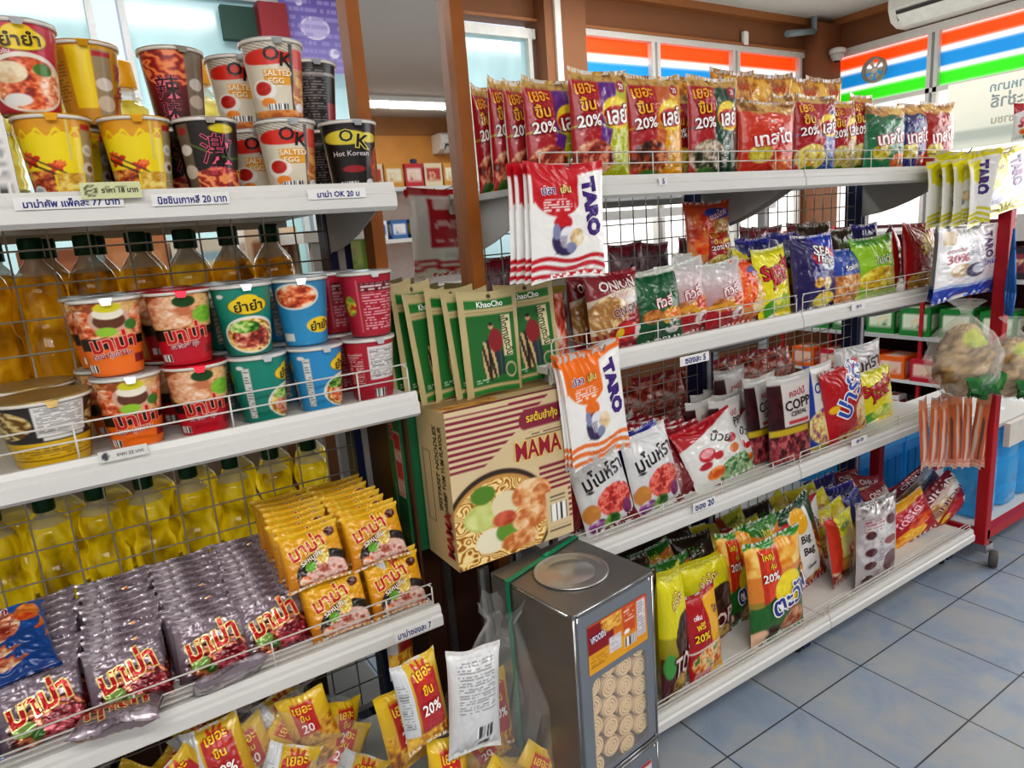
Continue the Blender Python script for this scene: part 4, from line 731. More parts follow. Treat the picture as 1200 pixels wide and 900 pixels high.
# ---------------------------------------------------------------- instant noodle packets, lower shelf of the left run
zn = SZ[2]
def column(d, x, z, y0, n, step, tilt, front, rest, group, drop=0., xs=1.):
    for i in range(n):
        place(d, x + random.uniform(-.004, .004), y0 + i * step, z + .004 + i * drop, front if i == 0 else rest, 'noodle packet',
              (-tilt + random.uniform(-4, 4), random.uniform(-2.5, 2.5), random.uniform(-3, 3)), (xs, 1, 1.1 if d == 'mama_purple' else 1.0), None if i == 0 else group, 'noodle_packet')
G1 = 'purple noodle packets packed behind the front ones'; R1 = 'purple instant noodle packet in the tight rows behind the front packets'
for i, (x, lb) in enumerate(((-.175, 'purple noodle packet with red Thai logo, leftmost of the front row'), (-.045, 'purple noodle packet with red Thai logo, second from left in the front row'), (.085, 'purple noodle packet behind the lying packet, third in the front row'), (.205, 'purple noodle packet with red Thai logo right beside the yellow packets'))):
    column('mama_purple', x, zn, 1.258 + .004 * i, 10, .0265, 32, lb, R1, G1, .003)
G2 = 'yellow noodle packets packed behind the front ones'; R2 = 'yellow instant noodle packet in the tight stack behind the front packets'
column('mama_yellow', .325, zn, 1.245, 8, .033, 18, 'yellow minced pork noodle packet standing on the shelf, left of the two', R2, G2)
column('mama_yellow', .452, zn, 1.245, 8, .033, 16, 'yellow minced pork noodle packet standing on the shelf at the right end', R2, G2)
column('mama_yellow', .30, zn + .112, 1.262, 8, .033, 20, 'yellow minced pork noodle packet on the upper layer, left of the two', R2, G2, 0)
column('mama_yellow', .425, zn + .112, 1.262, 8, .033, 18, 'yellow minced pork noodle packet on the upper layer, rightmost', R2, G2, 0)
place('mama_purple', -.06, 1.235, zn + .03, 'purple noodle packet lying face down across the front of the leftmost packets', 'noodle packet', (-75, 0, 170), 1, None, 'noodle_packet')
place('mama_purple', .1, 1.222, zn + .012, 'purple noodle packet leaning with its silver seal up in front of the third packet', 'noodle packet', (-48, 0, 186), (1, .8, .7), None, 'noodle_packet')
for i in range(3): place('mama_blue', -.30, 1.25 + i * .035, zn + .005, 'blue noodle packet standing at the far left edge of the lower shelf', 'noodle packet', (-30, 0, 6), 1, 'blue noodle packets at the left edge', 'noodle_packet')
for i in range(3): place('mama_blue', -.205 - .012 * i, 1.30 + i * .024, zn + .104 + i * .012, 'blue noodle packet lying on top of the leftmost purple packets', 'noodle packet', (-68, 0, 10 - 6 * i), 1.05, 'blue noodle packets lying on the purple ones', 'noodle_packet')

# ---------------------------------------------------------------- cartons
def carton(name, x0, x1, y0, y1, z0, z1, front, side, label, top=None):
    w, h, dd = x1 - x0, z1 - z0, y1 - y0
    o = empty(name, ((x0 + x1) / 2, (y0 + y1) / 2, z0)); tag(o, label, 'carton')
    s = S(); xx, yy = w / 2, dd / 2
    s.surf(lambda X, Y, q: np.stack([(X - .5) * w, -yy - q + .0015 * np.sin(X * 5 + Y * 3), Y * h], 1), 190, 210, front, (w, h), 4)
    s.surf(lambda X, Y, q: np.stack([-xx - q + 0 * X, yy - X * dd, Y * h], 1), 60, 130, side, (dd, h), 5)
    s.surf(lambda X, Y, q: np.stack([xx + q + 0 * X, -yy + X * dd, Y * h], 1), 10, 20, [side[0]], (dd, h), 5)
    s.surf(lambda X, Y, q: np.stack([(.5 - X) * w, yy + q + 0 * X, Y * h], 1), 10, 10, [front[0]], (w, h), 5)
    s.surf(lambda X, Y, q: np.stack([(X - .5) * w, (Y - .5) * dd, h + q + 0 * X], 1), 50, 24, top or [side[0]], (w, dd), 6)
    s.surf(lambda X, Y, q: np.stack([(X - .5) * w, (.5 - Y) * dd, 0 * X - q], 1), 2, 2, [side[0]], (w, dd), 6)
    link('carton_box', s.mesh('carton_box', CARD), o)
    B().box(-xx, xx, -.022, .022, h, h + .0008).add('packing_tape', mat('c8a878', .3, alpha=.6), o)
    return o
CR, MR = 'd8c49c', '8c2c44'
st = lambda x0, y0, x1, y1, n: ('s', x0, y0, x1, y1, n, .0, MR)
mf = [('g', CR, 'dccaa4'), ('s', .0, .62, 1, .97, 26, .0, MR), ('d', .18, 1, 1.06, CR), ('s', .5, .62, 1, .985, 26, .0, MR), ('s', 0, .62, .99, .88, 26, 0, MR), ('d', .62, -1, -.47 + .02, CR), ('s', .72, .12, 1, .52, 26, 0, MR),
      ('e', .36, .22, .45, .36, '3c2c24'), ('e', .36, .21, .425, .335, 'c89850'), ('n', .36, .2, .41, .32, ['a06020', 'd8a850', 'f0cc7c', 'f8e4a8'], 26), ('e', .22, .3, .15, .09, 'c8d078'), ('f', .22, .3, .13, .075, ['b8c058', 'e0e8a0'], 4), ('e', .28, .13, .13, .08, 'f0ead0'), ('e', .42, .34, .12, .09, 'e8dcb8'), ('e', .24, .44, .1, .06, '5c8c2c'), ('e', .42, .16, .1, .07, '6c9c38'),
      ('f', .64, .36, .17, .1, ['c8743c', 'e8b078', 'f4d8b0'], 8), ('f', .72, .28, .1, .13, ['c8743c', 'e8b078', 'f4d8b0'], 9), ('f', .6, .2, .14, .08, ['c8743c', 'e8b078', 'f4d8b0'], 9), ('f', .52, .08, .16, .06, ['c8743c', 'e8b078', 'f4d8b0'], 9), ('f', .4, .25, .1, .05, ['a83020', 'd87050'], 7),
      ('e', .62, .84, .045, .055, MR), ('e', .94, .86, .045, .055, MR), ('r', .62, .785, .94, .915, MR), ('r', .76, .06, .97, .33, CR), ('l', .8, .26, .94, .31, 2, '3c4a34'), ('B', .8, .12, .95, .24), ('r', .78, .04, .99, .1, CR), ('l', .78, .05, .98, .08, 1, '2c2c24'), ('l', .62, .72, .96, .76, 2, '5c3c3c'),
      ('t', 'รสต้มยำกุ้ง', .78, .85, .075, 'f0d848', None, 0, .28), ('t', 'MAMA', .73, .655, .115, '9c1c38', 'f0d070', 0, .4)]
ms = [('g', 'd4bc90', 'd4c094'), ('r', .12, .25, .38, .72, '5c4030'), ('r', .14, .255, .36, .715, 'd4be92'), ('l', .52, .35, .58, .9, 1, '4a5a3c'), ('t', 'INSTANT NOODLES', .62, .63, .045, '4a4a34', None, 90, 1.3), ('t', 'SHRIMP TOM YUM FLAVOUR', .8, .63, .045, '4a4a34', None, 90, 1.35), ('t', 'MAMA', .82, .22, .08, '9c1c38', 'c86838', 90, .72)]
carton('noodle_carton', .56, .858, 1.172, 1.312, .70, 1.042, mf, ms, 'large cream noodle carton with maroon stripes and noodle bowl picture beside the tin', [('g', 'd0ba90', 'd4c098'), ('n', .24, .3, .24, .3, ['a86a28', 'e0b060'], 6), ('s', 0, .0, 1, .2, 4, 0, MR)])
gs = [('g', '0c5c38', '0f6a40'), ('r', .42, .38, .95, .82, 'c8c0b8'), ('r', .45, .39, .92, .81, 'a82034'), ('r', .48, .4, .9, .5, 'd8d0c8'), ('r', .48, .62, .9, .7, 'd8d0c8'), ('s', .5, .4, .88, .8, 9, 1.0, 'a82034'), ('l', .2, .2, .28, .75, 1, '90b8a0'), ('t', 'มาม่า', .3, .86, .09, 'c8203c', 'e0a0a0', 88, .9)]
carton('noodle_carton', .522, .80, 1.318, 1.392, .70, 1.04, [('g', '0c5c38', '0f6a40')], gs, 'green noodle carton standing behind the large cream carton')
# aluminium trolley leg and board that carry the cartons
o = empty('carton_stand', (.72, 1.25, 0)); tag(o, 'aluminium stand with a slim chrome leg under the cream carton', 'stand')
b = B(); b.box(-.11, -.098, -.07, -.058, 0, .685).box(-.095, -.085, -.066, -.054, 0, .685); b.add('leg', CHROME, o)
for x, y in ((.1, -.05), (.1, .12), (-.1, .12)): B().box(x - .008, x + .008, y - .008, y + .008, 0, .685).add('leg', CHROME, o)
B().box(-.12, .11, -.04, .14, .687, .699).add('board', mat('6a4a30', .6), o)

# ---------------------------------------------------------------- biscuit tins
def tin(x0, x1, y0, y1, z0, z1, yaw, label, window_):
    w, dd, h = x1 - x0, y1 - y0, z1 - z0
    TIN = mat('8c8c8a', .36, .75, .1, 5, .1); TIN2 = mat('8a9098', .42, .45, .05, 6)
    o = empty('biscuit_tin', ((x0 + x1) / 2, (y0 + y1) / 2, z0), (0, 0, R(yaw))); tag(o, label, 'tin')
    hw, hd = w / 2, dd / 2
    b = B().box(-hw, hw, -hd + .034, hd, 0, h - .001).box(-hw, -hw + .01, -hd + .001, -hd + .034, 0, h - .001).box(hw - .01, hw, -hd + .001, -hd + .034, 0, h - .001); b.add('tin_body', TIN, o); B().box(-hw, hw, -hd + .0, hd, h - .001, h + .0005).add('tin_top', TIN, o, bevel=.0)
    # front plate with raised rim and a window
    def rr(a, c, e, f, r, n=6):
        P = []
        for cx_, cy_, a0 in ((c - r, e + r, -90), (c - r, f - r, 0), (a + r, f - r, 90), (a + r, e + r, 180)):
            for i in range(n + 1): t = R(a0 + 90 * i / n); P.append((cx_ + r * math.cos(t), cy_ + r * math.sin(t)))
        return P
    out = rr(-hw + .012, hw - .012, .012, h - .012, .014); inn = rr(-hw + .04, hw - .035, .02, .238, .02) if window_ else rr(-.02, .02, .05, .09, .01)
    V = [(x, -hd - .002, z) for x, z in out] + [(x, -hd - .002, z) for x, z in inn] + [(x, -hd + .003, z) for x, z in inn] + [(x, -hd + .006, z) for x, z in rr(-hw + .009, hw - .009, .009, h - .009, .016)]; n = len(out)
    b = B(); b.v = V
    for i in range(n): j = (i + 1) % n; b.f += [[i, j, n + j, n + i], [n + i, n + j, 2 * n + j, 2 * n + i], [j, i, 3 * n + i, 3 * n + j]]; b.sm += [False] * 3
    b.add('front_plate', TIN2, o)
    b = B()
    for x in (-hw + .004, -hw + .014, hw - .014, hw - .004): b.tube((x, -hd + .002, .01), (x, -hd + .002, h - .01), .0028, 8)
    for z in (.004, h - .004):
        b.path([(-hw + .01, -hd, z), (hw - .01, -hd, z), (hw, -hd + .01, z), (hw, hd - .01, z), (hw - .01, hd, z), (-hw + .01, hd, z), (-hw, hd - .01, z), (-hw, -hd + .01, z), (-hw + .01, -hd, z)], .003, 8)
    b.add('seam', mat('b0b2b2', .25, .9), o)
    if window_:
        b = B().lathe([(.078, 0), (.08, .003), (.074, .004), (.068, -.001), (.055, -.002), (.05, .001), (.001, .0005)], 40, (0.0, 0, h + .001)); b.add('pry_lid', mat('c0c0be', .28, .8, .05), o)
        # sugared biscuit rolls behind the window
        r = .0228; nr, na = 26, 48; V = [(0, -.001, 0)]; col = [lin('7c5428')]; Fc = []
        for i in range(1, nr + 1):
            for a_ in range(na):
                t = 2 * PI * a_ / na; rad = r * i / nr; ph = (i / nr * 3.2 - a_ / na) % 1; gr = max(0, 1 - abs(ph - .5) * 2 / .34) ; edge = max(0, (i / nr - .88) / .12)
                V.append((rad * math.cos(t), -.0035 + .003 * gr + .004 * edge ** 2, rad * math.sin(t)))
                c0, c1 = np.array(lin('e0c494')), np.array(lin('8a6030')); k = min(1, gr * 1.2 + .25 * edge); col.append(tuple(c0 * (1 - k) + c1 * k))
        for a_ in range(na): Fc.append([0, 1 + (a_ + 1) % na, 1 + a_])
        for i in range(nr - 1):
            for a_ in range(na): q = 1 + i * na; j = (a_ + 1) % na; Fc.append([q + a_, q + j, q + na + j, q + na + a_])
        q0 = len(V)
        for a_ in range(na): t = 2 * PI * a_ / na; V.append((r * math.cos(t), .02, r * math.sin(t))); col.append(lin('b08850'))
        for a_ in range(na): j = (a_ + 1) % na; q = 1 + (nr - 1) * na; Fc.append([q + a_, q + j, q0 + j, q0 + a_])
        sr = S(); sr.raw(V, Fc, col); me = sr.mesh('biscuit_roll', PAPR)
        j = 0
        for row in range(6):
            for colu in range(4):
                x = -hw + .05 + colu * .0462; z = .03 + row * .0462 + (.023 if colu % 2 else 0)
                if z > .25: continue
                rl = link('biscuit_roll', me, None, (x, -hd + .0096, z), (0, random.uniform(0, 6), 0)); rl.parent = o
        B().box(-hw + .038, hw - .033, -hd + .029, -hd + .0312, .018, .24).add('window_lining', mat('6a5034', .8), o)
        B().box(-hw + .038, hw - .033, -hd + .0, -hd + .0012, .018, .24).add('window_film', mat('ffffff', .05, 0, 0, alpha=.1), o)
        s = S(); s.surf(lambda X, Y, q_: np.stack([-hw + .034 + X * (w - .062), -hd - .0028 - q_ + 0 * X, .252 + Y * .105], 1), 80, 50, [('g', 'e0a020', 'c8501c'), ('r', 0, .4, .42, .97, '8c1c24'), ('F', .22, .68, .56, .97, ['8c4818', 'd89838', 'f0c868'], 6), ('r', 0, 0, .62, .4, 'e0a428'), ('d', -.2, 1, 1.1, 'c84818'), ('r', .34, .2, .54, .52, 'd8d4dc'), ('l', .35, .22, .53, .5, 7, '9c98a8'), ('r', .58, .42, .78, .96, 'c85424'), ('l', .6, .66, .77, .92, 4, 'f0d8c8'), ('B', .6, .12, .8, .32), ('e', .64, .44, .05, .05, 'e8e8e0'), ('r', .82, .18, .97, .94, 'd8d4d8'), ('l', .83, .2, .96, .92, 12, '9c98a8'), ('l', .03, .12, .3, .34, 4, '8c5c14'),
            ('t', 'VFOODS', .16, .7, .13, 'f0f0f8', '283890', 4, .24)], (w - .062, .105)); link('paper_label', s.mesh('paper_label', PAPR), o)
    else:
        s = S(); s.surf(lambda X, Y, q_: np.stack([-hw + .05 + X * (w - .08), -hd - .0028 - q_ + 0 * X, h - .135 + Y * .1], 1), 40, 30, [('g', 'd8d8d8', 'e0e0e0'), ('r', .2, 0, 1, 1, 'a82028'), ('r', .26, .08, 1, .9, 'd8d4d4'), ('l', .3, .2, .9, .8, 4, '9c9ca0')], (.1, .1)); link('paper_label', s.mesh('paper_label', PAPR), o)
    return o
tin(.6415, .8765, .933, 1.178, .285, .68, 7, 'tall square metal biscuit tin with window of round biscuits, tied with green strap', True)
tin(.6415, .8765, .933, 1.178, 0, .282, 7, 'lower metal tin with red edged label standing on the floor', False)
# green strap round the tins
zt2 = .6835; b = B()
def loc(x, y, z): c_, s_ = math.cos(R(7)), math.sin(R(7)); return Vector((.759 + c_ * x - s_ * y, 1.0555 + s_ * x + c_ * y, z))
def strip(p, q, wd):
    k = len(b.v); p, q = Vector(p), Vector(q); wd = Vector(wd); b.v += [tuple(loc(*(p - wd))), tuple(loc(*(p + wd))), tuple(loc(*(q + wd))), tuple(loc(*(q - wd)))]; b.f.append([k, k + 1, k + 2, k + 3]); b.sm.append(False)
strip((-.1215, .062, .01), (-.1215, .062, zt2), (0, .006, 0)); strip((-.1215, .062, zt2), (.1215, .105, zt2), (0, .006, 0)); strip((.1215, .105, zt2), (.1215, .105, .01), (0, .006, 0))
p = loc(.0, .083, zt2 + .003); q = loc(.016, .087, zt2 + .003); b.tube(p, q, .005, 8)
sm = b.add('strap', mat('1c8c64', .4)); 
md = sm.modifiers.new('thick', 'SOLIDIFY'); md.thickness = .0012
tag(sm, 'green plastic strap tied over the top and side of the biscuit tin', 'strap')

# ---------------------------------------------------------------- seed pouches on the carton
P = [(540, 612, 341, 1.238, 1.044, 2, 'green seed pouch with tan border, foremost on the carton'), (592, 655, 331, 1.262, 1.044, -8, 'green seed pouch leaning at the right behind the foremost pouch'),
     (525, 585, 341, 1.262, 1.044, 10, 'green seed pouch just left of and behind the foremost one'), (499, 565, 338, 1.285, 1.044, 14, 'green seed pouch third from the foremost, its left half visible'), (481, 540, 342, 1.30, 1.044, 18, 'green seed pouch fourth back, mostly hidden'),
     (462, 520, 332, 1.325, 1.044, 22, 'green seed pouch near the back of the carton top'), (448, 500, 331, 1.345, 1.044, 24, 'green seed pouch at the back left, next to the red cups')]
for u0, u1, vt, y, z, yaw, lb in P: put('pouch_green', u0, u1, vt, y, z, lb, 'seed pouch', 3, yaw, random.uniform(-3, 3), name='seed_pouch', vb=460, ts=.5)

# ---------------------------------------------------------------- right run, top shelf
Z0_, Z1_, Z2_, Z3_ = SZ
Lb = 'snack bag'
Ltop = [('lays_green', 553, 590, 103, 1.50, 'crisp bag with red panel, rearmost of the overlapping green crisp bags', 14), ('lays_green', 570, 618, 95, 1.44, 'crisp bag with red panel, third from the mirror post', 12), ('lays_green', 590, 640, 98, 1.38, 'crisp bag with red panel, overlapped by the leftmost fully seen green bag', 12), ('lays_green', 612, 686, 95, 1.31, 'lime green crisp bag with purple diagonal, left of the two fully seen', 8), ('lays_green', 668, 738, 84, 1.262, 'lime green crisp bag with purple diagonal, tallest and right of the two', 0),
    ('lays_orange', 736, 800, 90, 1.262, 'brown and orange crisp bag with yellow right edge on the top snack shelf', 0), ('lays_red', 783, 815, 112, 1.33, 'dark red crisp bag half hidden behind the dark green one', 0), ('lays_dark', 806, 863, 92, 1.262, 'dark green crisp bag on the top snack shelf', 0), ('lays_red', 860, 888, 118, 1.32, 'red crisp bag behind the orange one with pink lettering', 0), ('testo_orange', 868, 926, 120, 1.255, 'small orange red crisp bag with pink and white lettering', -6),
    ('lays_red', 903, 930, 112, 1.34, 'red brown crisp bag just left of the blue and red one', 0), ('lays_red', 930, 979, 113, 1.262, 'red and blue crisp bag with pale yellow crisps on the top shelf', 0), ('lays_gold', 970, 1002, 119, 1.27, 'gold and red crisp bag beside the blue and red one', 0), ('lays_gold', 992, 1024, 112, 1.29, 'gold crisp bag with pointed corner left of the dark green bag', 4),
    ('testo_green', 1012, 1060, 124, 1.262, 'dark green crisp bag with pink lettering near the shelf end', 0), ('testo_navy', 1048, 1087, 122, 1.27, 'navy and purple crisp bag with pink lettering near the shelf end', 0), ('testo_red', 1078, 1116, 121, 1.262, 'red brown crisp bag with pink lettering, last on the top shelf', 0)]
for d, u0, u1, vt, y, lb, yaw in Ltop: put(d, u0, u1, vt, y, Z0_, lb, yaw=yaw, roll=random.uniform(-1.5, 1.5), vb=195)
for i, (u0, u1, vt) in enumerate(((795, 845, 92), (832, 885, 84), (872, 925, 88), (908, 962, 92), (945, 985, 93))): put('gold_crinkle', u0, u1, vt, 1.46, Z0_, 'large golden crinkled snack bag in the back row of the top shelf', group='golden bags in the back row of the top shelf', vb=195, yaw=random.uniform(-8, 8))
for i in range(5): place(['lays_dark', 'lays_red', 'lays_orange', 'lays_red', 'testo_red'][i], 1.2 + i * .29, 1.47, Z0_, 'crisp bag in the hidden back row of the top snack shelf', group='crisp bags in the back row')
# middle shelf
Lm = [('orange_pack', 636, 664, 345, 1.32, 'orange packet tucked behind the seed pouches', 0, 0), ('onion', 668, 708, 322, 1.34, 'maroon onion ring bag half hidden behind its twin', 10, 0), ('onion', 688, 757, 318, 1.262, 'maroon and cream onion ring bag at the left of the middle snack shelf', 6, 0), ('snack_white', 734, 775, 318, 1.36, 'black and white bag behind the green bag', 0, 0),
    ('snack_green', 744, 801, 318, 1.262, 'green snack bag with pink lettering on the middle shelf', 0, -2), ('snack_white', 781, 836, 306, 1.275, 'white and red snack bag right of the green one', 0, -6), ('snack_white', 826, 877, 306, 1.262, 'white and red snack bag, right one of the pair in front', 2, -4), ('snack_orange', 856, 908, 303, 1.27, 'orange snack bag with blue patch on the middle shelf', 4, 0), ('jack_yellow', 887, 930, 290, 1.265, 'yellow snack bag with red lettering left of the navy bag', 4, -3),
    ('navy_snack', 931, 984, 275, 1.262, 'navy blue snack bag with white lettering on the middle shelf', 2, 0), ('blue_snack', 976, 1012, 291, 1.265, 'small blue snack bag with orange pieces', 4, 0), ('green_snack', 1003, 1051, 277, 1.265, 'lime green snack bag with yellow crisps picture', 0, -2), ('red_yellow', 1036, 1062, 264, 1.34, 'red bag with grey back seam behind the last red bag', 30, 0), ('red_yellow', 1060, 1097, 262, 1.262, 'red snack bag with yellow splash, last on the middle shelf', 0, 2)]
for d, u0, u1, vt, y, lb, yaw, rl in Lm: put(d, u0, u1, vt, y, Z1_, lb, yaw=yaw, roll=rl, vb=380, tilt=6)
Lm2 = [('snack_white', 792, 832, 296, 'white bag with black top in the second row', None), ('snack_white', 828, 866, 296, 'white bag in the second row behind the orange bag', None), ('yellow_mix', 862, 900, 290, 'yellow green bag in the second row of the middle shelf', None), ('navy_mix', 868, 905, 279, 'dark blue bag lying in the back row of the middle shelf, left one', None), ('navy_mix', 905, 950, 272, 'dark blue bag in the back row left of the navy bag', None), ('dark_mix', 938, 975, 263, 'brown and blue bag in the second row above the navy bag', None), ('dark_mix', 968, 1005, 268, 'brown bag in the second row above the small blue bag', None), ('navy_mix', 1000, 1030, 263, 'blue bag with yellow snack picture behind the lime green bag', None)]
for d, u0, u1, vt, lb, g in Lm2: put(d, u0, u1, vt, 1.40, Z1_, lb, vb=370, tilt=4, group=g, yaw=random.uniform(-8, 8))
put('snack_orange', 806, 858, 237, 1.42, Z1_ + .14, 'orange snack bag perched high on the bags behind the white pair', vb=300, tilt=4)
put('lays_gold', 830, 856, 268, 1.40, Z1_ + .14, 'shiny gold foil bag beside the perched orange bag', vb=300, tilt=4)
# third shelf
Lt = [('darkred', 664, 694, 540, 1.30, 'dark red bag at the left end of the third shelf behind the carton', 0, 0, 0), ('manora', 683, 745, 520, 1.262, 'white prawn chip bag with black lettering under the orange hanging packs', 0, -9, 10), ('dim_blue', 722, 785, 500, 1.33, 'blue prawn chip bag behind the two white ones', 4, -4, 8), ('manora', 741, 802, 500, 1.262, 'white prawn chip bag with black lettering, right one of the pair', 6, -5, 10),
    ('candy_red', 795, 856, 492, 1.35, 'white candy bag with red top leaning behind, left of the front one', 14, -16, 30), ('candy_red', 815, 888, 484, 1.275, 'white candy bag with red top and green leaves, front one on the third shelf', 4, -7, 24), ('candy_red', 862, 905, 482, 1.31, 'white candy bag with red top leaning behind the front one at its right', 6, -12, 26),
    ('copp_dark', 838, 880, 432, 1.43, 'dark cereal pouch in the back row, leftmost', 8, 2, 4), ('copp_dark', 876, 915, 440, 1.32, 'dark cereal pouch with white panel, left of the foremost', 4, 0, 4), ('copp_dark', 902, 952, 438, 1.262, 'dark maroon cereal pouch with large white panel, foremost one', 0, 2, 4), ('copp_blue', 946, 980, 426, 1.28, 'blue and white cereal pouch beside the dark ones', 2, 0, 4),
    ('red_sun', 970, 1021, 424, 1.265, 'red snack bag with large blue lettering on the third shelf', 4, -6, 6), ('jack_yellow', 1004, 1048, 431, 1.30, 'yellow snack bag with red lettering beside the red one on the third shelf', 0, -3, 6), ('manora', 975, 1030, 405, 1.42, 'grey and green bag standing behind the red and yellow bags', 0, 0, 0)]
for d, u0, u1, vt, y, lb, yaw, rl, tl in Lt: put(d, u0, u1, vt, y, Z2_, lb, yaw=yaw, roll=rl, vb=530, tilt=tl, name='snack_bag' if not d.startswith('copp') else 'cereal_pouch')
for i, (x, y) in enumerate([(1.43, 1.36), (1.49, 1.40), (1.37, 1.40), (1.45, 1.46), (1.53, 1.47), (1.60, 1.42), (1.63, 1.36)]): place('copp_dark' if i != 6 else 'copp_blue', x + .17, y, Z2_, 'dark cereal pouch packed in the rows behind the foremost pouches', 'cereal pouch', (-2, 0, random.uniform(-6, 10)), (1, .8, 1.02), 'cereal pouches in the back rows', 'cereal_pouch')
for r in range(3):
    for i in range(9): place('candy_red' if i < 3 else 'darkred', .97 + r * .17 + i * .012, 1.52 - i * .033 + r * .01, Z2_ + .004, 'red ended packet in the dense rows at the back left of the third shelf', 'snack bag', (-34, random.uniform(-5, 5), random.uniform(-6, 6)), (1.05, .8, 1.0), 'red packets in the back rows of the third shelf')
# bottom shelf, front row
Lbt = [('yellow_choc', 768, 805, 667, 1.13, 'yellow and maroon bag squeezed beside the biscuit tin', 10, 4, 4), ('yellow_choc', 797, 862, 650, 1.22, 'yellow topped chocolate snack bag behind the red and yellow one', 4, 3, 6), ('free20', 806, 848, 688, 1.135, 'slim red and yellow bag with 20 percent free offer', 4, -3, 4), ('tawan', 846, 886, 618, 1.24, 'orange and green snack bag mostly hidden behind the large one', 0, 0, 4), ('tawan', 881, 944, 624, 1.13, 'large orange and green snack bag with blue lettering, foremost on the bottom shelf', 0, 0, 5), ('purple_mix', 878, 922, 604, 1.24, 'orange bag with purple corner and green patch behind the large green bag', 6, 0, 5),
    ('big_bag', 920, 974, 580, 1.24, 'dark green and red bag with white Big Bag strip', 4, -9, 10), ('candy_red', 938, 966, 580, 1.33, 'small red bag behind the Big Bag strip', 0, 0, 10), ('lime_red', 970, 1014, 598, 1.19, 'pale lime and red bag leaning left of the silver one', 12, 8, 12), ('silver_bean', 1003, 1050, 584, 1.125, 'silver bag with dark bean pattern on the bottom shelf', 0, 4, 4), ('red_corn', 1042, 1095, 580, 1.19, 'red corn snack bag with yellow top and pink lettering', -4, -10, 22), ('onion', 1078, 1142, 560, 1.19, 'maroon onion ring bag lying back at the right end of the bottom shelf', -4, -24, 28), ('onion', 1060, 1100, 548, 1.36, 'maroon onion ring bag behind the one at the right end of the bottom shelf', -4, -18, 34)]
for d, u0, u1, vt, y, lb, yaw, rl, tl in Lbt: put(d, u0, u1, vt, y, Z3_, lb, yaw=yaw, roll=rl, vb=740, tilt=tl)
FILL = ['yellow_choc', 'yellow_choc', 'dark_mix', 'purple_mix', 'dark_mix', 'yellow_mix', 'lime_red', 'yellow_mix', 'yellow_mix', 'yellow_mix', 'navy_mix', 'onion']
for r in range(3):
    for i in range(12):
        d = FILL[i] if not (r == 2 and i in (3, 7)) else 'dark_mix'
        place(d, .97 + i * .134 + r * .03, 1.31 + r * .078, Z3_ + .004, 'snack bag packed in the crowded rows at the back of the bottom shelf', 'snack bag', (-20 - 4 * r, random.uniform(-14, 14), random.uniform(-16, 16)), (.95, .9, (.95 if i < 5 else .8) + .08 * random.random()), 'snack bags in the back rows of the bottom shelf')
for x, y, yw, d in ((1.88, 1.25, 8, 'yellow_mix'), (1.78, 1.29, -8, 'yellow_mix')): place(d, x, y, Z3_ + .004, 'bright yellow snack bag lying against the rows left of the silver bag' if yw > 0 else 'bright yellow snack bag lying in the heap near the Big Bag strip', 'snack bag', (-34, 8, yw), 1.0)
# fan of red packets behind the tin
for i in range(7): place('darkred', .925 + .0 * i + .011 * i, 1.245 + .012 * i, .42, 'dark red flat packet standing in the fan behind the biscuit tin', 'snack packet', (0, 8 + 2 * i, 50), (.6, .25, .9), 'red packets fanned behind the tin', 'snack_packet')
tag(B().box(.925, 1.03, 1.215, 1.345, SZ[3], .418).add('cardboard_tray', mat('8c1c24', .6)), 'small red cardboard tray behind the biscuit tin holding the fan of packets', 'box')

# ---------------------------------------------------------------- hanging packs
def hook(p, dy=.06):
    b = B(); b.path([(p[0], p[1] + dy, p[2] + .01), (p[0], p[1] - .02, p[2] + .004), (p[0], p[1] - .03, p[2] + .018)], .002, 6)
    tag(b.add('hook', CHROME), None, None); return b
def hang(d, u0, u1, vt, vb, Y, n, front, rest, group, yaw=0, step=.014, dx=-.004, roll=0, name='snack_pack', fan=0):
    w, h, me = D[d]; um = (u0 + u1) / 2; vm = (vt + vb) / 2
    Zb, Zt = at(um, vb, Y=Y)[2], at(um, vt, Y=Y)[2]; Wd = at(u1, vm, Y=Y)[0] - at(u0, vm, Y=Y)[0]; X = at(um, vm, Y=Y)[0]
    for i in range(n):
        o = link(name, me, None, (X + i * dx, Y + i * step, Zb), (R(2 + fan * i), R(roll + (1.5 if i else 0)), R(yaw + (random.uniform(-3, 3) if i else 0))), (Wd / w / math.cos(R(yaw)) if abs(yaw) < 40 else 1.05, 1, (Zt - Zb) / h))
        tag(o, front if i == 0 else rest, 'snack pack', None if i == 0 else group)
    b = B(); x = X; z = Zt - .012
    b.path([(x, Y + .09 + n * step * .5, z + .02), (x, Y - .02, z + .008), (x, Y - .028, z + .02)], .002, 6)
    tag(b.add('hook', CHROME), 'thin metal hook carrying the ' + ' '.join(front.split(',')[0].split(' hanging')[0].split()[:8]), 'hook')
hang('taro_red', 619, 709, 193, 325, 1.125, 4, 'white and red fish snack pack with purple lettering, hanging from the top snack shelf', 'red and white fish snack pack hanging behind the front one', 'red fish snack packs on one hook', step=.016, dx=-.006)
hang('taro_orange', 668, 738, 406, 537, 1.15, 3, 'white and orange fish snack pack with purple lettering, hanging under the middle shelf', 'white and orange fish snack pack hanging behind the front one', 'orange fish snack packs on one hook', yaw=0, roll=-7, step=.008)
hang('taro_yellow', 1138, 1204, 178, 252, 1.06, 4, 'white and yellow fish snack pack with purple lettering, foremost of the hanging bunch', 'yellow topped fish snack pack hanging close behind the front one', 'yellow fish snack packs hanging in a bunch', yaw=0, roll=-8, step=.03, dx=-.02)
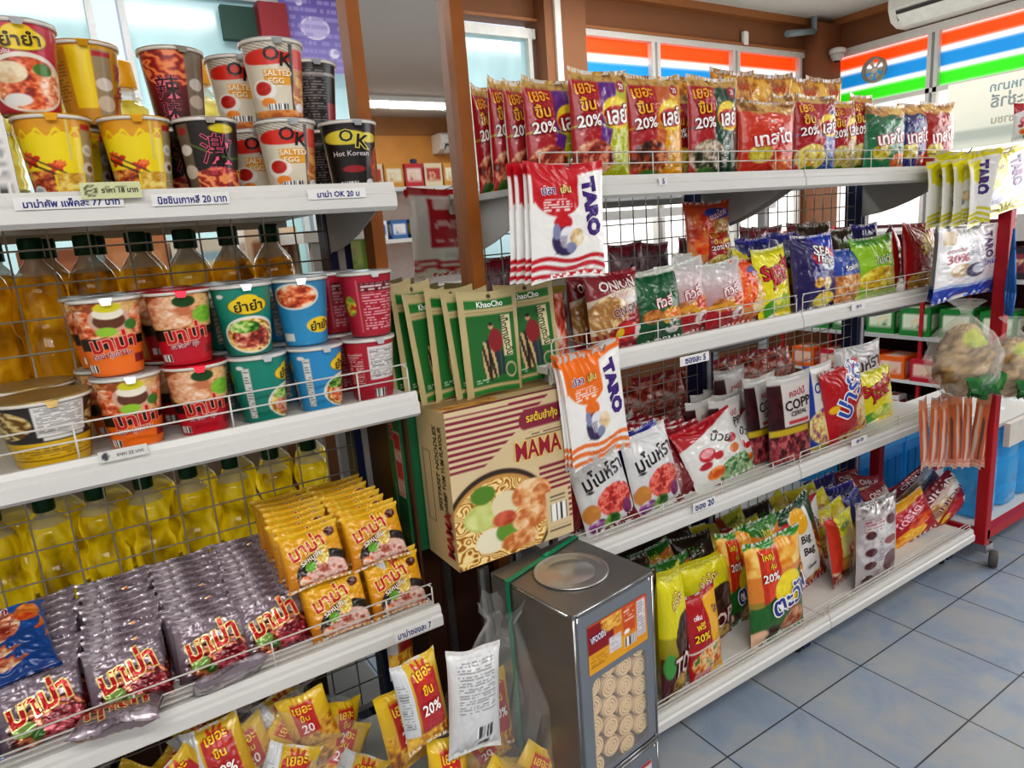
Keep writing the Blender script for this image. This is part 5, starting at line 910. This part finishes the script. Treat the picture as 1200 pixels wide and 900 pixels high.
hang('taro_yellow', 1100, 1150, 178, 258, 1.1, 4, 'yellow topped fish snack pack turned side on, left end of the hanging bunch', 'yellow topped fish snack pack turned side on in the left of the bunch', 'yellow fish snack packs turned side on', yaw=-68, roll=4, step=.012, dx=.026)
hang('taro_blue', 1096, 1176, 266, 346, 1.12, 3, 'white and blue fish snack pack with red 30 percent, hanging right of the middle shelf', 'white and blue fish snack pack behind the front one', 'blue fish snack packs on one hook', step=.02, dx=.02)
for i in range(8):
    p = at(1084 + i * 9.5, 547, Y=1.09 - .004 * (i % 3)); zt_ = at(1090 + i * 8, 466, Y=1.08)[2]
    place('dried_fish', p[0], p[1], p[2], 'slim orange dried fish packet in the bunch hanging by the red trolley post', 'snack pack', (random.uniform(-6, 6), (3.5 - i) * -2.6 + random.uniform(-3, 3), random.uniform(-75, 10)), (1.25, 1.2, (zt_ - p[2]) / .17), 'slim orange packets hanging in a bunch', 'snack_pack')

# ---------------------------------------------------------------- red trolley at the right end
RED = mat('b01c28', .45, 0, .06)
o = empty('display_trolley', (3.1, 1.3, 0)); tag(o, 'red framed trolley on castors at the right edge, holding blue water jugs', 'trolley')
def P3(x, y, z): return (x - 3.1, y - 1.3, z)
for x, y in ((2.70, 1.09), (3.55, 1.09), (2.70, 1.5), (3.55, 1.5)):
    b = B(); q = P3(x, y, 0); b.box(q[0] - .02, q[0] + .02, q[1] - .02, q[1] + .02, .1, 1.42 if y < 1.2 else .53); b.add('post', RED, o, bevel=.003)
    b = B(); b.lathe([(.012, 0), (.03, .001), (.032, .01), (.032, .022), (.03, .03), (.012, .031)], 16); c = b.add('castor_wheel', mat('5a5854', .5), o, (q[0] + .03, q[1] - .016, .034), (PI / 2, 0, R(20)))
    B().box(q[0] - .018, q[0] + .04, q[1] - .026, q[1] + .026, .07, .1).add('castor_fork', CHROME, o)
for z in (.12, 1.38):
    for q in ((-.4, .45, -.23, -.195), (-.4, .45, .185, .22), (-.415, -.385, -.195, .185), (.435, .465, -.195, .185))[:4 if z < 1 else 1]: B().box(*q, z, z + .035).add('frame_rail', RED, o)
B().box(-.4, .45, -.2, .19, .15, .158).add('lower_deck', WHITE, o); B().box(-.3, .45, -.235, -.215, .46, .55).add('front_board', mat('d8d4cc', .5), o); B().box(-.38, .45, -.2, .19, .53, .545).add('middle_deck', WHITE, o)
B().box(-.05, .45, -.235, -.1, 1.2, 1.3).add('top_tray', WHITE, o)
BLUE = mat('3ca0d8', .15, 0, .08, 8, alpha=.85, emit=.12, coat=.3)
def jug(x, y, z, label, s_=1., group=None):
    j = empty('water_jug', (x, y, z)); j.scale = (s_,) * 3; tag(j, label, 'jug', group)
    b = B(); V = []
    prof = [(.0, .06), (.01, .075), (.08, .078), (.09, .074), (.1, .078), (.2, .078), (.21, .074), (.22, .078), (.29, .076), (.33, .05), (.35, .026), (.37, .026)]
    n = 28
    for z_, r_ in prof:
        for i in range(n):
            t = 2 * PI * i / n; e = (abs(math.cos(t)) ** 4 + abs(math.sin(t)) ** 4) ** -.25; rr_ = r_ * (e if z_ < .3 else 1); b.v.append((rr_ * math.cos(t), rr_ * math.sin(t), z_))
    for a in range(len(prof) - 1):
        for i in range(n): q = (i + 1) % n; b.f.append([a * n + i, a * n + q, (a + 1) * n + q, (a + 1) * n + i]); b.sm.append(True)
    b.f.append(list(range(n))[::-1]); b.sm.append(False)
    b.add('jug_body', BLUE, j); B().lathe([(.029, .36), (.03, .362), (.029, .39), (.001, .392)], 18).add('jug_cap', mat('e8eef4', .4), j)
    B().path([(.0, -.05, .34), (0, -.085, .36), (0, -.085, .31), (0, -.07, .27)], .008, 8).add('jug_handle', BLUE, j)
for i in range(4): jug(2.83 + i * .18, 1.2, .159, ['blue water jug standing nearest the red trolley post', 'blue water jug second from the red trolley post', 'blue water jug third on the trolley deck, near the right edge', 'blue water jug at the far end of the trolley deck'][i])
# blue crates on the floor behind the bottom shelf end
for i in range(4):
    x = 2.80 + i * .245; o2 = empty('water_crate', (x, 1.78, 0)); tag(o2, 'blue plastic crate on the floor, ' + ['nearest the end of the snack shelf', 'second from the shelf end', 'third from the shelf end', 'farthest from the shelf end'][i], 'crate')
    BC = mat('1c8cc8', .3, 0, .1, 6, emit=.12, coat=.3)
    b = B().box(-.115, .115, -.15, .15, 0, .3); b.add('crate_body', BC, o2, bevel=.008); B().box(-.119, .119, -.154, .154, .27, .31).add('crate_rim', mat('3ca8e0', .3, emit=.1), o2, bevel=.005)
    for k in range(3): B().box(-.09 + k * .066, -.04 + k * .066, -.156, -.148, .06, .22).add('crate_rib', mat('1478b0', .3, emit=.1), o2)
# clear bags of shells with green ties over the trolley
SH = ['7a5a38', 'a08050', 'c09c68', 'd8bc90']
def shellbag(u, v, Y, rr_, label, seed):
    c = at(u, v, Y=Y); o = empty('crackling_bag', tuple(c)); tag(o, label, 'bag of crackling')
    s = S()
    def f(X, Yy, off):
        th = X * 2 * PI; ph = (Yy - .5) * PI; n_ = fbm(X * 1.0, Yy, 8, seed); r = rr_ * (.98 + .5 * (n_ - .5) * np.cos(ph))
        return np.stack([r * np.cos(ph) * np.cos(th), .7 * r * np.cos(ph) * np.sin(th), 1.15 * r * np.sin(ph)], 1)
    s.surf(f, 50, 36, [('F', 0, 0, 1, 1, SH, 14), ('f', .7, .75, .12, .1, ['8cb020', 'd8dc40'], 6), ('f', .25, .7, .1, .12, ['9cb828', 'e0e058'], 6)], (1, 1), seed); link('crackling_pieces', s.mesh('crackling_pieces', PAPR), o)
    b = B(); rn = random.Random(seed); k = []
    prof = [(rr_ * 1.02 * math.cos(a), rr_ * 1.22 * math.sin(a)) for a in [-1.45 + i * 2.5 / 12 for i in range(13)]] + [(.012, rr_ * 1.45), (.02, rr_ * 1.6), (.05, rr_ * 1.85)]
    b.lathe(prof, 26, caps=False)
    b.v = [(x * (1 + .12 * rn.uniform(-1, 1)), y * (1 + .12 * rn.uniform(-1, 1)), z) for x, y, z in b.v]; b.sm = [False] * len(b.sm); b.add('clear_bag', CLEARB, o)
    s = S(); cc = Vector((0, 0, 0))
    for q in range(5):
        a = -2.9 + q * .65; x0, z0 = rr_ * .75 * math.cos(a), -rr_ * (.65 + .12 * (q % 2))
        s.surf(lambda X, Y_, off, x0=x0, z0=z0, q=q: np.stack([x0 + (X - .5) * .07 + .01 * np.sin(Y_ * 5 + q), -rr_ * .72 + .012 * np.sin(X * 9 + q) + 0 * Y_, z0 + (Y_ - .5) * .05 + .012 * np.sin(X * 5)], 1), 10, 8, [('g', '125c24', '2c8c3c')], (1, 1))
    link('green_bag_tie', s.mesh('green_bag_tie', FILM), o)
shellbag(1128, 422, 1.0, .1, 'clear bag of brown crackling hanging over the orange packet bunch', 21)
shellbag(1186, 430, .98, .088, 'clear bag of brown crackling at the right edge, second of two', 33)
p = at(1186, 300, Y=1.05); b = B(); rn = random.Random(3)
for q in range(9): a = rn.uniform(-1, 1) * .03; b.path([(p[0], p[1], p[2] + .09), (p[0] + a * .3, p[1] + a * .3, p[2] + .02), (p[0] + a, p[1] + a, p[2] - .12), (p[0] + a * 1.4, p[1] + a, p[2] - .2)], .004, 5)
tag(b.add('plastic_string', mat('2c78c8', .3, alpha=.8)), 'bunch of blue plastic string hanging at the right edge', 'string')
p = at(1197, 135, Y=1.0); place('candy_red', p[0] + .03, p[1], p[2] - .07, 'red packet cut off by the right edge, hanging above the yellow bunch', 'snack pack', (0, 0, -30), .5, None, 'snack_pack')

# ---------------------------------------------------------------- goods on the rear side of the right run
for i in range(11):
    place('pink_bag', .93 + i * .155, 1.72 + (i % 2) * .05, Z1_, 'clear pinkish bag with red top and white label on the rear middle shelf', 'snack bag', (0, random.uniform(-4, 4), random.uniform(-10, 10)), (1.05, 1, 1.3 + .15 * random.random()), 'pinkish bags on the rear shelf')
for i in range(10):
    for l in range(2): place('orange_pack', .93 + i * .16 + .03 * l, 1.72 + l * .02, Z2_ + .0 + l * .1, 'red and white crinkly packet lying behind the wire panel of the third shelf', 'snack pack', (-20, random.uniform(-6, 6), random.uniform(-8, 8)), 1.05, 'red and white packets on the rear shelf', 'snack_pack')
for i in range(5): place('candy_red', 1.7 + i * .17, 1.8, Z2_ + .0, 'red topped packet standing at the rear of the third shelf', 'snack pack', (0, 0, 0), 1.0, 'red topped packets on the rear shelf', 'snack_pack')
for i in range(7): place('dark_mix', .95 + i * .12, 1.72, Z3_ + .004, 'dark bag behind the wire panel of the bottom shelf', 'snack bag', (0, 0, random.uniform(-8, 8)), 1., 'dark bags on the rear bottom shelf')
# clear pale blue packs hanging in the light behind the wire, near the mirror
for i, x in enumerate((.93, 1.06, 1.30, 1.5, 1.62)):
    o2 = B().lathe([(.001, 0), (.05, .01), (.062, .05), (.055, .1), (.02, .13), (.03, .15)], 16).add('clear_bag', mat('b8d8e0', .1, 0, .1, 20, alpha=.55, bump=.8), None, (x, 2.6, 1.45), bevel=0)
    tag(o2, 'clear pale blue plastic bag in the bright gap behind the wire panel', 'plastic bag', 'clear bags in the bright gap')
o = empty('rear_display_table', (1.3, 2.65, 0)); tag(o, 'low pale display counter behind the right shelving run', 'table')
B().box(-.6, 2.0, -.2, .25, 1.40, 1.44).add('counter_top', WHITE, o)
for x in (-.55, .7, 1.95): B().box(x - .02, x + .02, -.18, -.14, 0, 1.4).box(x - .02, x + .02, .18, .22, 0, 1.4).add('table_leg', GREYP, o)

# far rack beside the right wall
o = empty('snack_rack', (4.25, 2.0, 0)); tag(o, 'red and grey rack of small boxes standing far behind the right end', 'rack')
for x in (-.25, .3):
    for y in (-.9, 0, .9): B().box(x - .009, x + .009, y - .009, y + .009, 0, 1.25).add('post', RED, o)
for z in (.12, .36, .62, .95, 1.22): B().box(-.27, .32, -.92, .92, z - .02, z).add('rack_shelf', GREYP if z != .36 else WHITE, o)
B().box(.3, .315, -.92, .92, 0, 1.24).add('back_panel', mat('501420', .6), o)
def minibox(x, y, z, w, dd, h, c, c2, label, group, cat='box', name='snack_box'):
    k = ('mb', c, c2)
    if k not in _m:
        s = S(); 
        F6 = [lambda X, Y, q: np.stack([-.5 - q + 0 * X, .5 - X, Y], 1), lambda X, Y, q: np.stack([X - .5, -.5 - q + 0 * X, Y], 1), lambda X, Y, q: np.stack([.5 + 0 * X, X - .5, Y], 1), lambda X, Y, q: np.stack([.5 - X, .5 + 0 * X, Y], 1), lambda X, Y, q: np.stack([X - .5, Y - .5, 1 + 0 * X], 1), lambda X, Y, q: np.stack([X - .5, .5 - Y, 0 * X], 1)]
        for f in F6: s.surf(f, 14, 12, [('g', c, c), ('r', .12, .25, .88, .8, c2), ('f', .6, .45, .22, .2, [c, c2, 'e8d0a0'], 5), ('l', .16, .6, .5, .76, 2, c)], (1, 1))
        _m[k] = s.mesh('snack_box', CARD)
    o = link(name, _m[k], None, (x, y, z), (0, 0, 0), (w, dd, h)); tag(o, label, cat, group)
rn = random.Random(8)
for i in range(8): minibox(4.1 + .02 * (i % 2), 1.2 + i * .21, .62, .2, .17, .16, '1c7c34', 'd8e0c8', 'green carton on the far rack shelf', 'green cartons on the far rack')
for i in range(9): minibox(4.08, 1.18 + i * .195, .36, .2, .16, .13, ['d83818', 'c01c34', 'e86c18'][i % 3], 'f0c8b8', 'red or orange packet box on the white shelf of the far rack', 'red and orange boxes on the far rack')
for i in range(16): minibox(4.05, 1.16 + i * .11, .12, .09, .08, .08 + .05 * (i % 2), 'e8e4e0', 'a81c28', 'small white and dark red tub low on the far rack', 'white and red tubs on the far rack', 'tub')
for i in range(9): minibox(4.1, 1.18 + i * .195, .95, .16, .14, .16, ['3c1820', '5c1c28', '28202c'][i % 3], '8c3040', 'dark red box on the upper shelf of the far rack', 'dark boxes on the far rack')
# far counter and shelves seen through the left run
o = empty('wall_counter', (-.6, 2.9, 0)); tag(o, 'pale wall counter under the windows seen through the left wire panel', 'counter')
B().box(-1.2, 1.2, -.2, .3, 1.2, 1.24).add('counter_top', WHITE, o); B().box(-1.2, 1.2, -.15, .3, 0, 1.2).add('counter_base', mat('8c7a68', .6), o)
for i, (x, c, c2) in enumerate(((-.3, '8c5434', 'a86c48'), (-.05, 'b8784c', 'c89068'), (.16, 'd8d0c0', '98b8c8'), (.42, 'c8b098', '8c5c3c'), (.7, '98c048', 'e8f0a0'), (1.0, 'f0f0e8', 'c8d0d0'))): minibox(x + .25, 2.85, 1.24, .2, .15, .2 + .03 * (i % 2), c, c2, 'box standing on the wall counter behind the oil bottles, ' + ['dark brown', 'tan', 'cream and blue', 'beige', 'green', 'white'][i], None)

# ---------------------------------------------------------------- purple poster, left back
s = S(); s.surf(lambda X, Y, q: np.stack([1.63 + X * .3, 3.27 - q + 0 * X, 2.15 + Y * .34], 1), 60, 60, [('g', '8c84c0', '6858a8'), ('e', .5, .55, .22, .14, 'e0dcf0'), ('e', .5, .55, .2, .12, 'b8b0dc'), ('e', .3, .85, .05, .04, 'd8d4ec'), ('e', .75, .25, .08, .06, 'd8d4ec'), ('l', .1, .05, .9, .95, 9, '9c94cc')], (.3, .34))
p = at(366, 40, Y=3.2)
tag(link('wall_poster', s.mesh('wall_poster', PAPR), None, (p[0] - 1.75, -.03, p[2] - 2.3), (0, 0, 0), (1, 1, 1)), 'purple poster with pale drawings behind the salted egg cups', 'poster')
tag(B().box(p[0] - .22, p[0] - .1, 3.2, 3.299, 2.0, 2.42).add('red_panel_box', mat('8c2c34', .5)), 'dark red box left of the purple poster', 'box')
tag(B().box(at(262, 30, Y=3.25)[0], at(335, 30, Y=3.25)[0], 3.26, 3.299, at(300, 47, Y=3.25)[2], at(300, 8, Y=3.25)[2]).add('notice_board', mat('2c4c44', .6)), 'dark green board in the back window behind the cups', 'board')

# ---------------------------------------------------------------- opposite side of the aisle, seen in the mirror
o = empty('opposite_shelving', (2.4, -2.3, 0)); tag(o, 'white shelving across the aisle, seen in the mirror', 'shelving')
for z in (.2, .62, 1.02, 1.4, 1.78): B().box(-1.2, 1.2, -.18, .18, z - .03, z).add('shelf', WHITE, o)
B().box(-1.2, 1.2, -.01, .01, .2, 1.95).add('wire_back_panel', mat('a8aab0', .5, alpha=.5), o)
for x in (-1.19, 0, 1.19): B().box(x - .02, x + .02, -.02, .02, 0, 2.0).add('upright', NAVY, o)
for i in range(14): minibox(1.33 + i * .165, -2.2, 1.78, .15, .12, .17, ['c82430', 'e8d8b8', 'd89838'][i % 3], ['f0d8d0', 'c03030', 'f0e8d0'][i % 3], 'packet box on the top of the opposite shelving, seen in the mirror', 'boxes on the opposite shelving')
for i in range(14): minibox(1.33 + i * .165, -2.2, 1.4, .13, .1, .14, ['2c4c9c', 'e0e4e8', '3c6ca8'][i % 3], ['d8c848', '3c5ca0', 'e8e8f0'][i % 3], 'blue packet box on the second shelf opposite, seen in the mirror', 'blue boxes on the opposite shelving')
b = B(); b.box(2.0, 4.9, Y0 + .001, Y0 + .02, 0, 2.5); b.box(3.0, 3.04, Y0 + .02, Y0 + .04, 0, 2.2).box(4.0, 4.04, Y0 + .02, Y0 + .04, 0, 2.2)
tag(b.add('wood_panelling', mat('d8964a', .5, 0, .1, 5)), 'orange brown wood panelling on the far wall, seen in the mirror', 'panelling')
aircon((4.12, Y0 + .03, 2.3), PI, 'second air conditioner on the far wall, seen in the mirror')

# ---------------------------------------------------------------- under the left run: clear sacks of yellow packets
def sack(x, y, z, rx, ry, rz, label, pk, seed, top=True, n=10):
    o = empty('clear_sack', (x, y, z)); tag(o, label, 'clear sack')
    rn = random.Random(seed); b = B(); prof = []
    for i in range(15):
        t = i / 14; r = math.sin(min(1, t * 1.3 + .16) * PI / 2) ** .6 if t < .62 else max(.1, 1 - ((t - .62) / .38) ** .8 * .9)
        if t > .9: r = .12 + (t - .9) * 3
        prof.append((r, t))
    b.lathe(prof, 30, caps=False)
    b.v = [(vx * rx * (1 + .13 * rn.uniform(-1, 1)) + .05 * vz ** 3, vy * ry * (1 + .13 * rn.uniform(-1, 1)), vz * rz + .012 * rn.uniform(-1, 1)) for vx, vy, vz in b.v]
    b.sm = [False] * len(b.sm); b.add('plastic_wrap', CLEAR, o)
    for q in range(n):
        a = rn.uniform(0, 6.28); rr_ = rn.uniform(.1, .72)
        place(pk[q % len(pk)], x + rr_ * rx * math.cos(a), y - .25 * ry + rr_ * ry * math.sin(a), z + .01 + (q / n) * rz * (.5 if x > .3 else .62), 'yellow crisp packet packed inside ' + ('the left' if x < .3 else 'the right') + ' clear sack', 'snack packet', (rn.uniform(-30, 10), rn.uniform(-50, 50), rn.uniform(-30, 30)), .8, 'packets in the ' + ('left' if x < .3 else 'right') + ' clear sack', 'snack_packet')
for i, x in enumerate((-.25, .0, .25)): carton('storage_carton', x - .115, x + .115, 1.63, 1.93, SZ[3], SZ[3] + .4, [('g', '5a3824', '6a442c')], [('g', '4a2e1c', '5a3824')], 'plain dark brown carton on the rear bottom shelf behind the sacks, ' + ['leftmost', 'middle one', 'rightmost'][i])
sack(.14, 1.3, SZ[3], .21, .14, .37, 'bulging clear sack of yellow crisp packets under the noodle shelf', ['snack_packet', 'snack_packet', 'packet_red'], 2, n=42)
sack(-.2, 1.3, SZ[3], .16, .14, .36, 'clear sack of yellow packets at the lower left, mostly cut off', ['snack_packet'], 7, n=20)
sack(.57, 1.10, .05, .14, .12, .60, 'clear sack of crisp packets standing on the floor left of the tin', ['snack_packet', 'packet_red'], 12, n=10)
o = B().box(.45, .66, 1.0, 1.2, 0, .05).add('floor_crate', mat('7c5c3c', .7)); tag(o, 'low brown tray on the floor under the clear sack by the tin', 'tray')
put('packet_red', 470, 527, 765, .985, None, 'yellow crisp packet with red 20 percent burst in the clear sack left of the tin', 'snack packet', 8, 6, -2, vb=872)
put('packet_back', 520, 582, 760, .965, None, 'silver grey back of a crisp packet with bar code beside the tin', 'snack packet', 4, -6, 6, vb=882)
put('packet_red', 446, 480, 640, 1.28, None, 'dark red and gold packet half hidden at the end of the noodle shelf', 'snack packet', 0, 10, 0, vb=790)
put('snack_packet', 500, 548, 862, 1.0, None, 'yellow crisp packet at the bottom edge under the red burst packet', 'snack packet', 4, 0, 4, vb=960)
put('snack_packet', 450, 500, 800, 1.08, None, 'yellow crisp packet low in the sack left of the red burst packet', 'snack packet', 4, 12, -4, vb=900)
# brown base behind: kick board of the left run
# ---------------------------------------------------------------- price tags on the shelf lips
def ptag(u, v, wpx, hpx, text, label, bg='e8e8e6', fg='20287c', y=YF - .012, roll=0, extra=None):
    a = at(u, v, Y=y); w = at(u + wpx, v, Y=y)[0] - a[0]; h = abs(at(u, v + hpx, Y=y)[2] - a[2])
    s = S(); s.surf(lambda X, Y, q: np.stack([(X - .5) * w, -q + 0 * X, (Y - .5) * h], 1), 24, 10, [('g', bg, bg)] + (extra or []) + [('t', text, .52 if not extra else .64, .5, .66 if not extra else .3, fg, None, 0, .88 if not extra else .6)], (w, h))
    s.surf(lambda X, Y, q: np.stack([(.5 - X) * w, .001 + 0 * X, (Y - .5) * h], 1), 1, 1, [('g', bg, bg)], (w, h))
    tag(link('price_tag', s.mesh('price_tag', PAPR), None, (a[0] + w / 2, a[1], a[2] - h / 2), (0, R(roll), 0)), label, 'price tag')
ptag(14, 232, 130, 15, 'มาม่าคัพ แพ็คละ 77 บาท', 'handwritten price strip under the flame cups at the left end of the top shelf')
ptag(92, 214, 72, 20, 'ราคา 18 บาท', 'pale green price card with round emblem overlapping the first price strip', 'd0d4a8', '303428', YF - .016, 0, [('e', .16, .5, .1, .38, '3c4434'), ('e', .16, .5, .075, .3, 'd0d4a8'), ('s', .11, .3, .21, .7, 5, 1, '3c4434'), ('l', .4, .68, .75, .84, 1, '70745c')])
ptag(176, 228, 92, 14, 'นิชชินเกาหลี 20 บาท', 'handwritten price strip under the pink character cup')
ptag(360, 222, 68, 12, 'มาม่า OK 20 บ', 'handwritten price strip under the black cup at the right end of the top shelf')
ptag(114, 531, 60, 13, 'ราคา 22 บาท', 'faded price card with small emblem on the lip of the cup shelf', 'd8d8d4', '6a6c70', YF - .012, 0, [('e', .14, .5, .07, .4, '4a4c50')])
ptag(462, 741, 46, 13, 'มาม่าซองละ 7', 'handwritten price label at the right end of the noodle packet shelf', y=YF - .012)
ptag(797, 419, 34, 11, 'ซองละ 5', 'small price tag on the lip under the green and white snack bags')
ptag(812, 591, 26, 11, 'ซอง 20', 'white price tag on the third snack shelf below the candy bags')
ptag(998, 357, 16, 8, 'ถุง 5', 'small price tag under the lime green snack bag')
ptag(998, 516, 18, 8, 'ถุง 20', 'small price tag on the third shelf lip under the red bag')
ptag(772, 208, 10, 9, '5', 'tiny round clip tag on the lip of the top snack shelf')

# ---------------------------------------------------------------- lights
def tube_light(x, y, L_=1.2, e=30, yaw=0):
    o = empty('ceiling_light', (x, y, ZC - .001), (0, 0, R(yaw))); 
    B().box(-L_ / 2, L_ / 2, -.05, .05, -.045, 0).add('light_housing', mat('e8e8e4', .4), o)
    B().tube((-L_ / 2 + .02, 0, -.06), (L_ / 2 - .02, 0, -.06), .015, 12).add('light_tube', mat('ffffff', .5, emit=9, var=0), o)
    ld = bpy.data.lights.new('tube', 'AREA'); ld.shape = 'RECTANGLE'; ld.size = L_; ld.size_y = .3 if y > -3.4 else .05; ld.energy = e * .52; ld.color = (1, .97, .92)
    lo = bpy.data.objects.new('tube_lamp', ld); C.objects.link(lo); lo.location = (x, y, ZC - .09); lo.rotation_euler = (0, 0, R(yaw))
    return o
for i, (x, y, e, lb) in enumerate(((-.6, -.7, 34, 'ceiling tube light above the aisle, out of view to the left'), (.35, -1.0, 40, 'ceiling tube light above the aisle behind the camera'), (3.2, -.6, 30, 'ceiling tube light above the aisle toward the right windows'), (2.95, -3.45, 22, 'bright ceiling tube light seen in the mirror'), (.6, -3.3, 24, 'ceiling tube light at the far side of the room'), (.3, 2.45, 26, 'ceiling tube light behind the left shelving run'), (2.6, 2.5, 26, 'ceiling tube light behind the right shelving run'))):
    tag(tube_light(x, y, 1.2 if y > -3.4 else .85, e), lb, 'ceiling light')
def area(name, loc, tgt, sx, sy, e, col):
    ld = bpy.data.lights.new(name, 'AREA'); ld.shape = 'RECTANGLE'; ld.size = sx; ld.size_y = sy; ld.energy = e * .5; ld.color = col
    lo = bpy.data.objects.new(name, ld); C.objects.link(lo); lo.location = loc; lo.rotation_euler = (Vector(tgt) - Vector(loc)).to_track_quat('-Z', 'Y').to_euler()
area('window_daylight_right', (X1 - .15, .2, 1.6), (0, .2, .6), 3.6, 1.5, 60, (.93, .97, 1))
area('window_daylight_back', (3.2, Y1 - .15, 1.6), (3.2, 0, .8), 2.0, 1.4, 22, (.93, .97, 1))
area('window_daylight_left', (.3, Y1 - .15, 1.8), (.3, 0, 1.4), 2.4, 1.2, 18, (.93, .97, 1))
area('aisle_fill_lamp', (-.7, -2.4, 2.4), (.9, 1.2, .5), 3.2, 1.3, 66, (.97, .98, 1))  # added fill lamp behind the camera; no opening lies on that side
w = bpy.data.worlds.new('World'); sc.world = w; w.use_nodes = True
bg = w.node_tree.nodes['Background']; bg.inputs[0].default_value = (.75, .85, 1, 1); bg.inputs[1].default_value = 1.0
